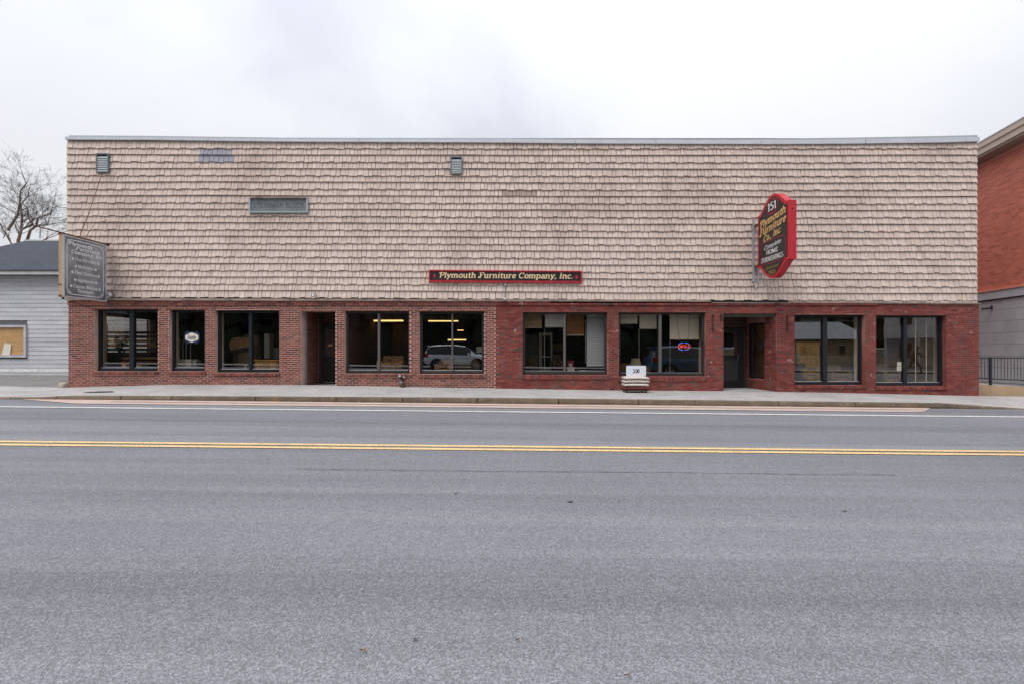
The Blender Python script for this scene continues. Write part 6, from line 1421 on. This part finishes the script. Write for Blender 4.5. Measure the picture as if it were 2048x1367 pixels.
def suv(x_rear, Yc, paint, label, mat_name):
    z0 = road_z(x_rear + 2.3) + MARK; o = empty('sport_utility_car', (x_rear + 2.3, Yc, z0), label, 'car', 'cars on the near side of the street')
    grid = []
    for (x, zb_, zbelt, zr, w, wr) in ST:
        half = [(w * .80, zb_), (w * .97, zb_ + .10), (w, lerp(zb_, zbelt, .55)), (w * .985, zbelt - .05), (w * .955, zbelt), (wr + .015, zr - .07), (wr * .86, zr - .012), (wr * .45, zr + .008), (0, zr + .012)]
        ring_ = [(-y, z) for y, z in half] + [(y, z) for y, z in half[::-1][1:]]
        grid.append([(x_rear + x, Yc + y, z0 + z) for y, z in ring_])
    nr = len(grid[0]); body, glass = MB(), MB(); V = [p for r_ in grid for p in r_]; bf, gf = [], []
    for i in range(len(grid) - 1):
        for j in range(nr - 1):
            f = (i * nr + j, (i + 1) * nr + j, (i + 1) * nr + j + 1, i * nr + j + 1)
            side = j in (4, nr - 6); top = 5 <= j <= nr - 7
            if (side and 2 <= i <= 7) or (top and 7 <= i <= 8) or (top and i == 1): gf.append(f)
            else: bf.append(f)
    body.add(V, bf + [tuple(range(nr))[::-1], tuple(range((len(grid) - 1) * nr, len(grid) * nr))]); bo = body.build('body', paint, o, smooth=True)
    glass.add(V, gf); glass.build('windows', M['car_glass'], o, smooth=True)
    for xw in (.92, 3.58):
        for s_ in (-1, 1):
            xx = x_rear + xw; ys = Yc + s_ * .925
            m = MB(); m.tube([(xx, ys - s_ * .1, z0 + .37), (xx, ys + s_ * .006, z0 + .37)], .44, 24); m.build('wheel_arch', M['car_black'], o)
            m = MB(); m.tube([(xx, ys - s_ * .05, z0 + .355), (xx, ys + s_ * .022, z0 + .355)], [.355, .35], 24); wh = m.build('wheel', M['tyre'], o)
            m = MB()
            for k in range(5):
                th = 2 * math.pi * k / 5 + .3; m.prism([(.04, -.035), (.235, -.028), (.235, .028), (.04, .035)], (xx, ys + s_ * .024, z0 + .355), (math.cos(th), 0, math.sin(th)), (-math.sin(th), 0, math.cos(th)), (0, s_ * .012, 0))
            for (r0, r1) in ((.225, .25), (.0, .06)):
                pts = []
                for k in range(25):
                    th = 2 * math.pi * k / 24; pts += [(xx + r0 * math.cos(th), ys + s_ * .033, z0 + .355 + r0 * math.sin(th)), (xx + r1 * math.cos(th), ys + s_ * .033, z0 + .355 + r1 * math.sin(th))]
                m.add(pts, [(2 * k, 2 * k + 2, 2 * k + 3, 2 * k + 1) for k in range(24)])
            m.build('rim', M['rim'], wh)
    for s_ in (-1, 1):
        m = MB(); m.bevbox(x_rear + .03, x_rear + .32, Yc + s_ * .875 - .035, Yc + s_ * .875 + .035, z0 + .88, z0 + 1.12, .02); m.build('tail_light', M['tail'], o)
        m = MB(); m.bevbox(x_rear + 4.2, x_rear + 4.52, Yc + s_ * .76 - .07, Yc + s_ * .76 + .07, z0 + .70, z0 + .83, .02); m.build('headlight', M['headlamp'], o)
        m = MB(); m.bevbox(x_rear + 2.95, x_rear + 3.12, Yc + s_ * 1.02 - .09, Yc + s_ * 1.02 + .09, z0 + .98, z0 + 1.12, .03); m.build('mirror', paint, o)
        for xd in (1.45, 2.45): m = MB(); m.bevbox(x_rear + xd, x_rear + xd + .2, Yc + s_ * .92 - .018, Yc + s_ * .92 + .018, z0 + .90, z0 + .93, .008); m.build('door_handle', paint, o)
        m = MB(); m.box(x_rear + .5, x_rear + 4.1, Yc + s_ * .90 - .03, Yc + s_ * .90 + .03, z0 + .25, z0 + .36); m.build('sill_trim', M['car_black'], o)
    m = MB(); m.bevbox(x_rear - .02, x_rear + .3, Yc - .82, Yc + .82, z0 + .30, z0 + .52, .04); m.build('rear_bumper', M['car_black'], o)
    m = MB(); m.bevbox(x_rear + .12, x_rear + .40, Yc - .58, Yc + .58, z0 + 1.60, z0 + 1.645, .01); m.build('spoiler', paint, o)
    return o
cs = -111 * 30.8 / F
suv(cs - .92 - 1.33, -16.2, mat('silver car paint', (.82, .86, .92), .3, .5, .0, coat=1.0), 'silver sport utility car parked just behind the camera, mirrored in the glass', 'silver')
suv((1341 - 1024) * 24.6 / F - .92, -9.95, mat('blue car paint', (.05, .11, .19), .25, .5, .0, coat=1.0), 'dark blue sport utility car in the near lane, mirrored in the neon sign window', 'blue')
# pedestrian mirrored in the rightmost window
def person(X, Y):
    z0 = road_z(X) + .12; o = empty('person', (X, Y, z0), 'person in dark jacket and trousers with backpack walking with a long stride', 'person')
    J = {'pel': (0, 0, .90, .14, .11), 'chest': (.10, 0, 1.25, .17, .12), 'neck': (.17, 0, 1.46, .06, .06), 'hd': (.22, 0, 1.56, .085, .075), 'hd2': (.25, 0, 1.70, .09, .08), 'top': (.25, 0, 1.78, .05, .05),
         'lsh': (.13, .19, 1.38, .07, .07), 'lel': (.28, .25, 1.14, .052, .052), 'lwr': (.50, .22, 1.08, .038, .034), 'lha': (.57, .21, 1.07, .04, .025), 'rsh': (.13, -.19, 1.38, .07, .07), 'rel': (.0, -.25, 1.14, .052, .052), 'rwr': (.16, -.23, .95, .038, .034), 'rha': (.21, -.22, .88, .04, .025),
         'lhip': (.02, .10, .86, .10, .10), 'lkn': (.30, .10, .50, .068, .068), 'lan': (.42, .10, .10, .048, .045), 'lto': (.60, .10, .045, .045, .035), 'rhip': (.0, -.10, .86, .10, .10), 'rkn': (-.18, -.10, .48, .068, .068), 'ran': (-.55, -.10, .27, .048, .045), 'rto': (-.60, -.10, .10, .045, .035)}
    E = [('pel', 'chest'), ('chest', 'neck'), ('neck', 'hd'), ('hd', 'hd2'), ('hd2', 'top'), ('chest', 'lsh'), ('lsh', 'lel'), ('lel', 'lwr'), ('lwr', 'lha'), ('chest', 'rsh'), ('rsh', 'rel'), ('rel', 'rwr'), ('rwr', 'rha'), ('pel', 'lhip'), ('lhip', 'lkn'), ('lkn', 'lan'), ('lan', 'lto'), ('pel', 'rhip'), ('rhip', 'rkn'), ('rkn', 'ran'), ('ran', 'rto')]
    names = list(J); V = [J[k][:3] for k in names]; RR = [J[k][3:] for k in names]; EE = [(names.index(a), names.index(b)) for a, b in E]
    for side, ys in (('lha', 1), ('rha', -1)):     # five fingers of unequal length
        b = Vector(J[side][:3]); bi = names.index(side)
        for q, (dy, L_) in enumerate(((-.03, .075), (-.01, .085), (.01, .08), (.03, .065), (.045 * -1, .05))):
            i0 = len(V); base = b + Vector((.02, dy, -.005)); mid_ = base + Vector((L_ * .5, dy * .1, -.012)); tip = base + Vector((L_ * .85, dy * .1, -.04))
            if q == 4: base = b + Vector((-.01, -.035, 0)); mid_ = base + Vector((.03, -.025, .005)); tip = mid_ + Vector((.025, -.005, -.01))
            V += [base[:], mid_[:], tip[:]]; RR += [(.011, .011), (.010, .010), (.008, .008)]; EE += [(bi, i0), (i0, i0 + 1), (i0 + 1, i0 + 2)]
    me = bpy.data.meshes.new('body'); me.from_pydata(V, EE, []); bo = bpy.data.objects.new('body', me); C.objects.link(bo); bo.parent = o
    md = bo.modifiers.new('skin', 'SKIN'); md.use_smooth_shade = True
    for i, r_ in enumerate(RR): me.skin_vertices[0].data[i].radius = r_; me.skin_vertices[0].data[i].use_root = (i == 0)
    bo.modifiers.new('sub', 'SUBSURF').levels = 2; bo.modifiers['sub'].render_levels = 2
    me.materials.append(mat('dark clothes', (.025, .027, .035), .9))
    m = MB(); m.bevbox(X - .22, X + .02, Y - .17, Y + .17, z0 + 1.02, z0 + 1.46, .07); m.build('backpack', mat('olive pack', (.10, .085, .06), .9), o, smooth=True)
    skin = mat('skin', (.42, .25, .18), .6)
    m = MB(); m.lathe([(.0, -.125), (.05, -.11), (.078, -.05), (.084, .02), (.075, .08), (.04, .115), (0, .125)], 0, 0, 16, False); m.v = [(X + .265 + p[0] * 1.08, Y + p[1] * .92, z0 + 1.68 + p[2]) for p in m.v]; h_ = m.build('head', skin, o, smooth=True)
    m = MB(); m.lathe([(.0, -.02), (.014, -.015), (.006, .025), (0, .03)], 0, 0, 8, False); m.v = [(X + .355 + p[0], Y + p[1], z0 + 1.665 + p[2]) for p in m.v]; m.build('nose', skin, h_, smooth=True)
    for s_ in (-1, 1):
        m = MB(); m.lathe([(0, -.012), (.010, 0), (0, .012)], 0, 0, 8, False); m.v = [(X + .342 + p[0], Y + s_ * .032 + p[1], z0 + 1.695 + p[2]) for p in m.v]; m.build('eye', M['black'], h_, smooth=True)
        m = MB(); m.bevbox(X + .245, X + .275, Y + s_ * .079 - .01, Y + s_ * .079 + .01, z0 + 1.65, z0 + 1.71, .006); m.build('ear', skin, h_, smooth=True)
    m = MB(); m.bevbox(X + .345, X + .352, Y - .025, Y + .025, z0 + 1.612, z0 + 1.622, .002); m.build('mouth', M['maroon'], h_)
    m = MB(); m.lathe([(.0, .14), (.05, .128), (.088, .08), (.095, .02), (.09, .0)], 0, 0, 16, False); m.v = [(X + .245 + p[0] * 1.08, Y + p[1] * .95, z0 + 1.68 + p[2] + .5 * min(0, p[0]) * 0) for p in m.v]; m.build('hair', M['dark_wood'], o, smooth=True)
    return o
person((1838 - 1024) * 29.5 / F, -14.1)
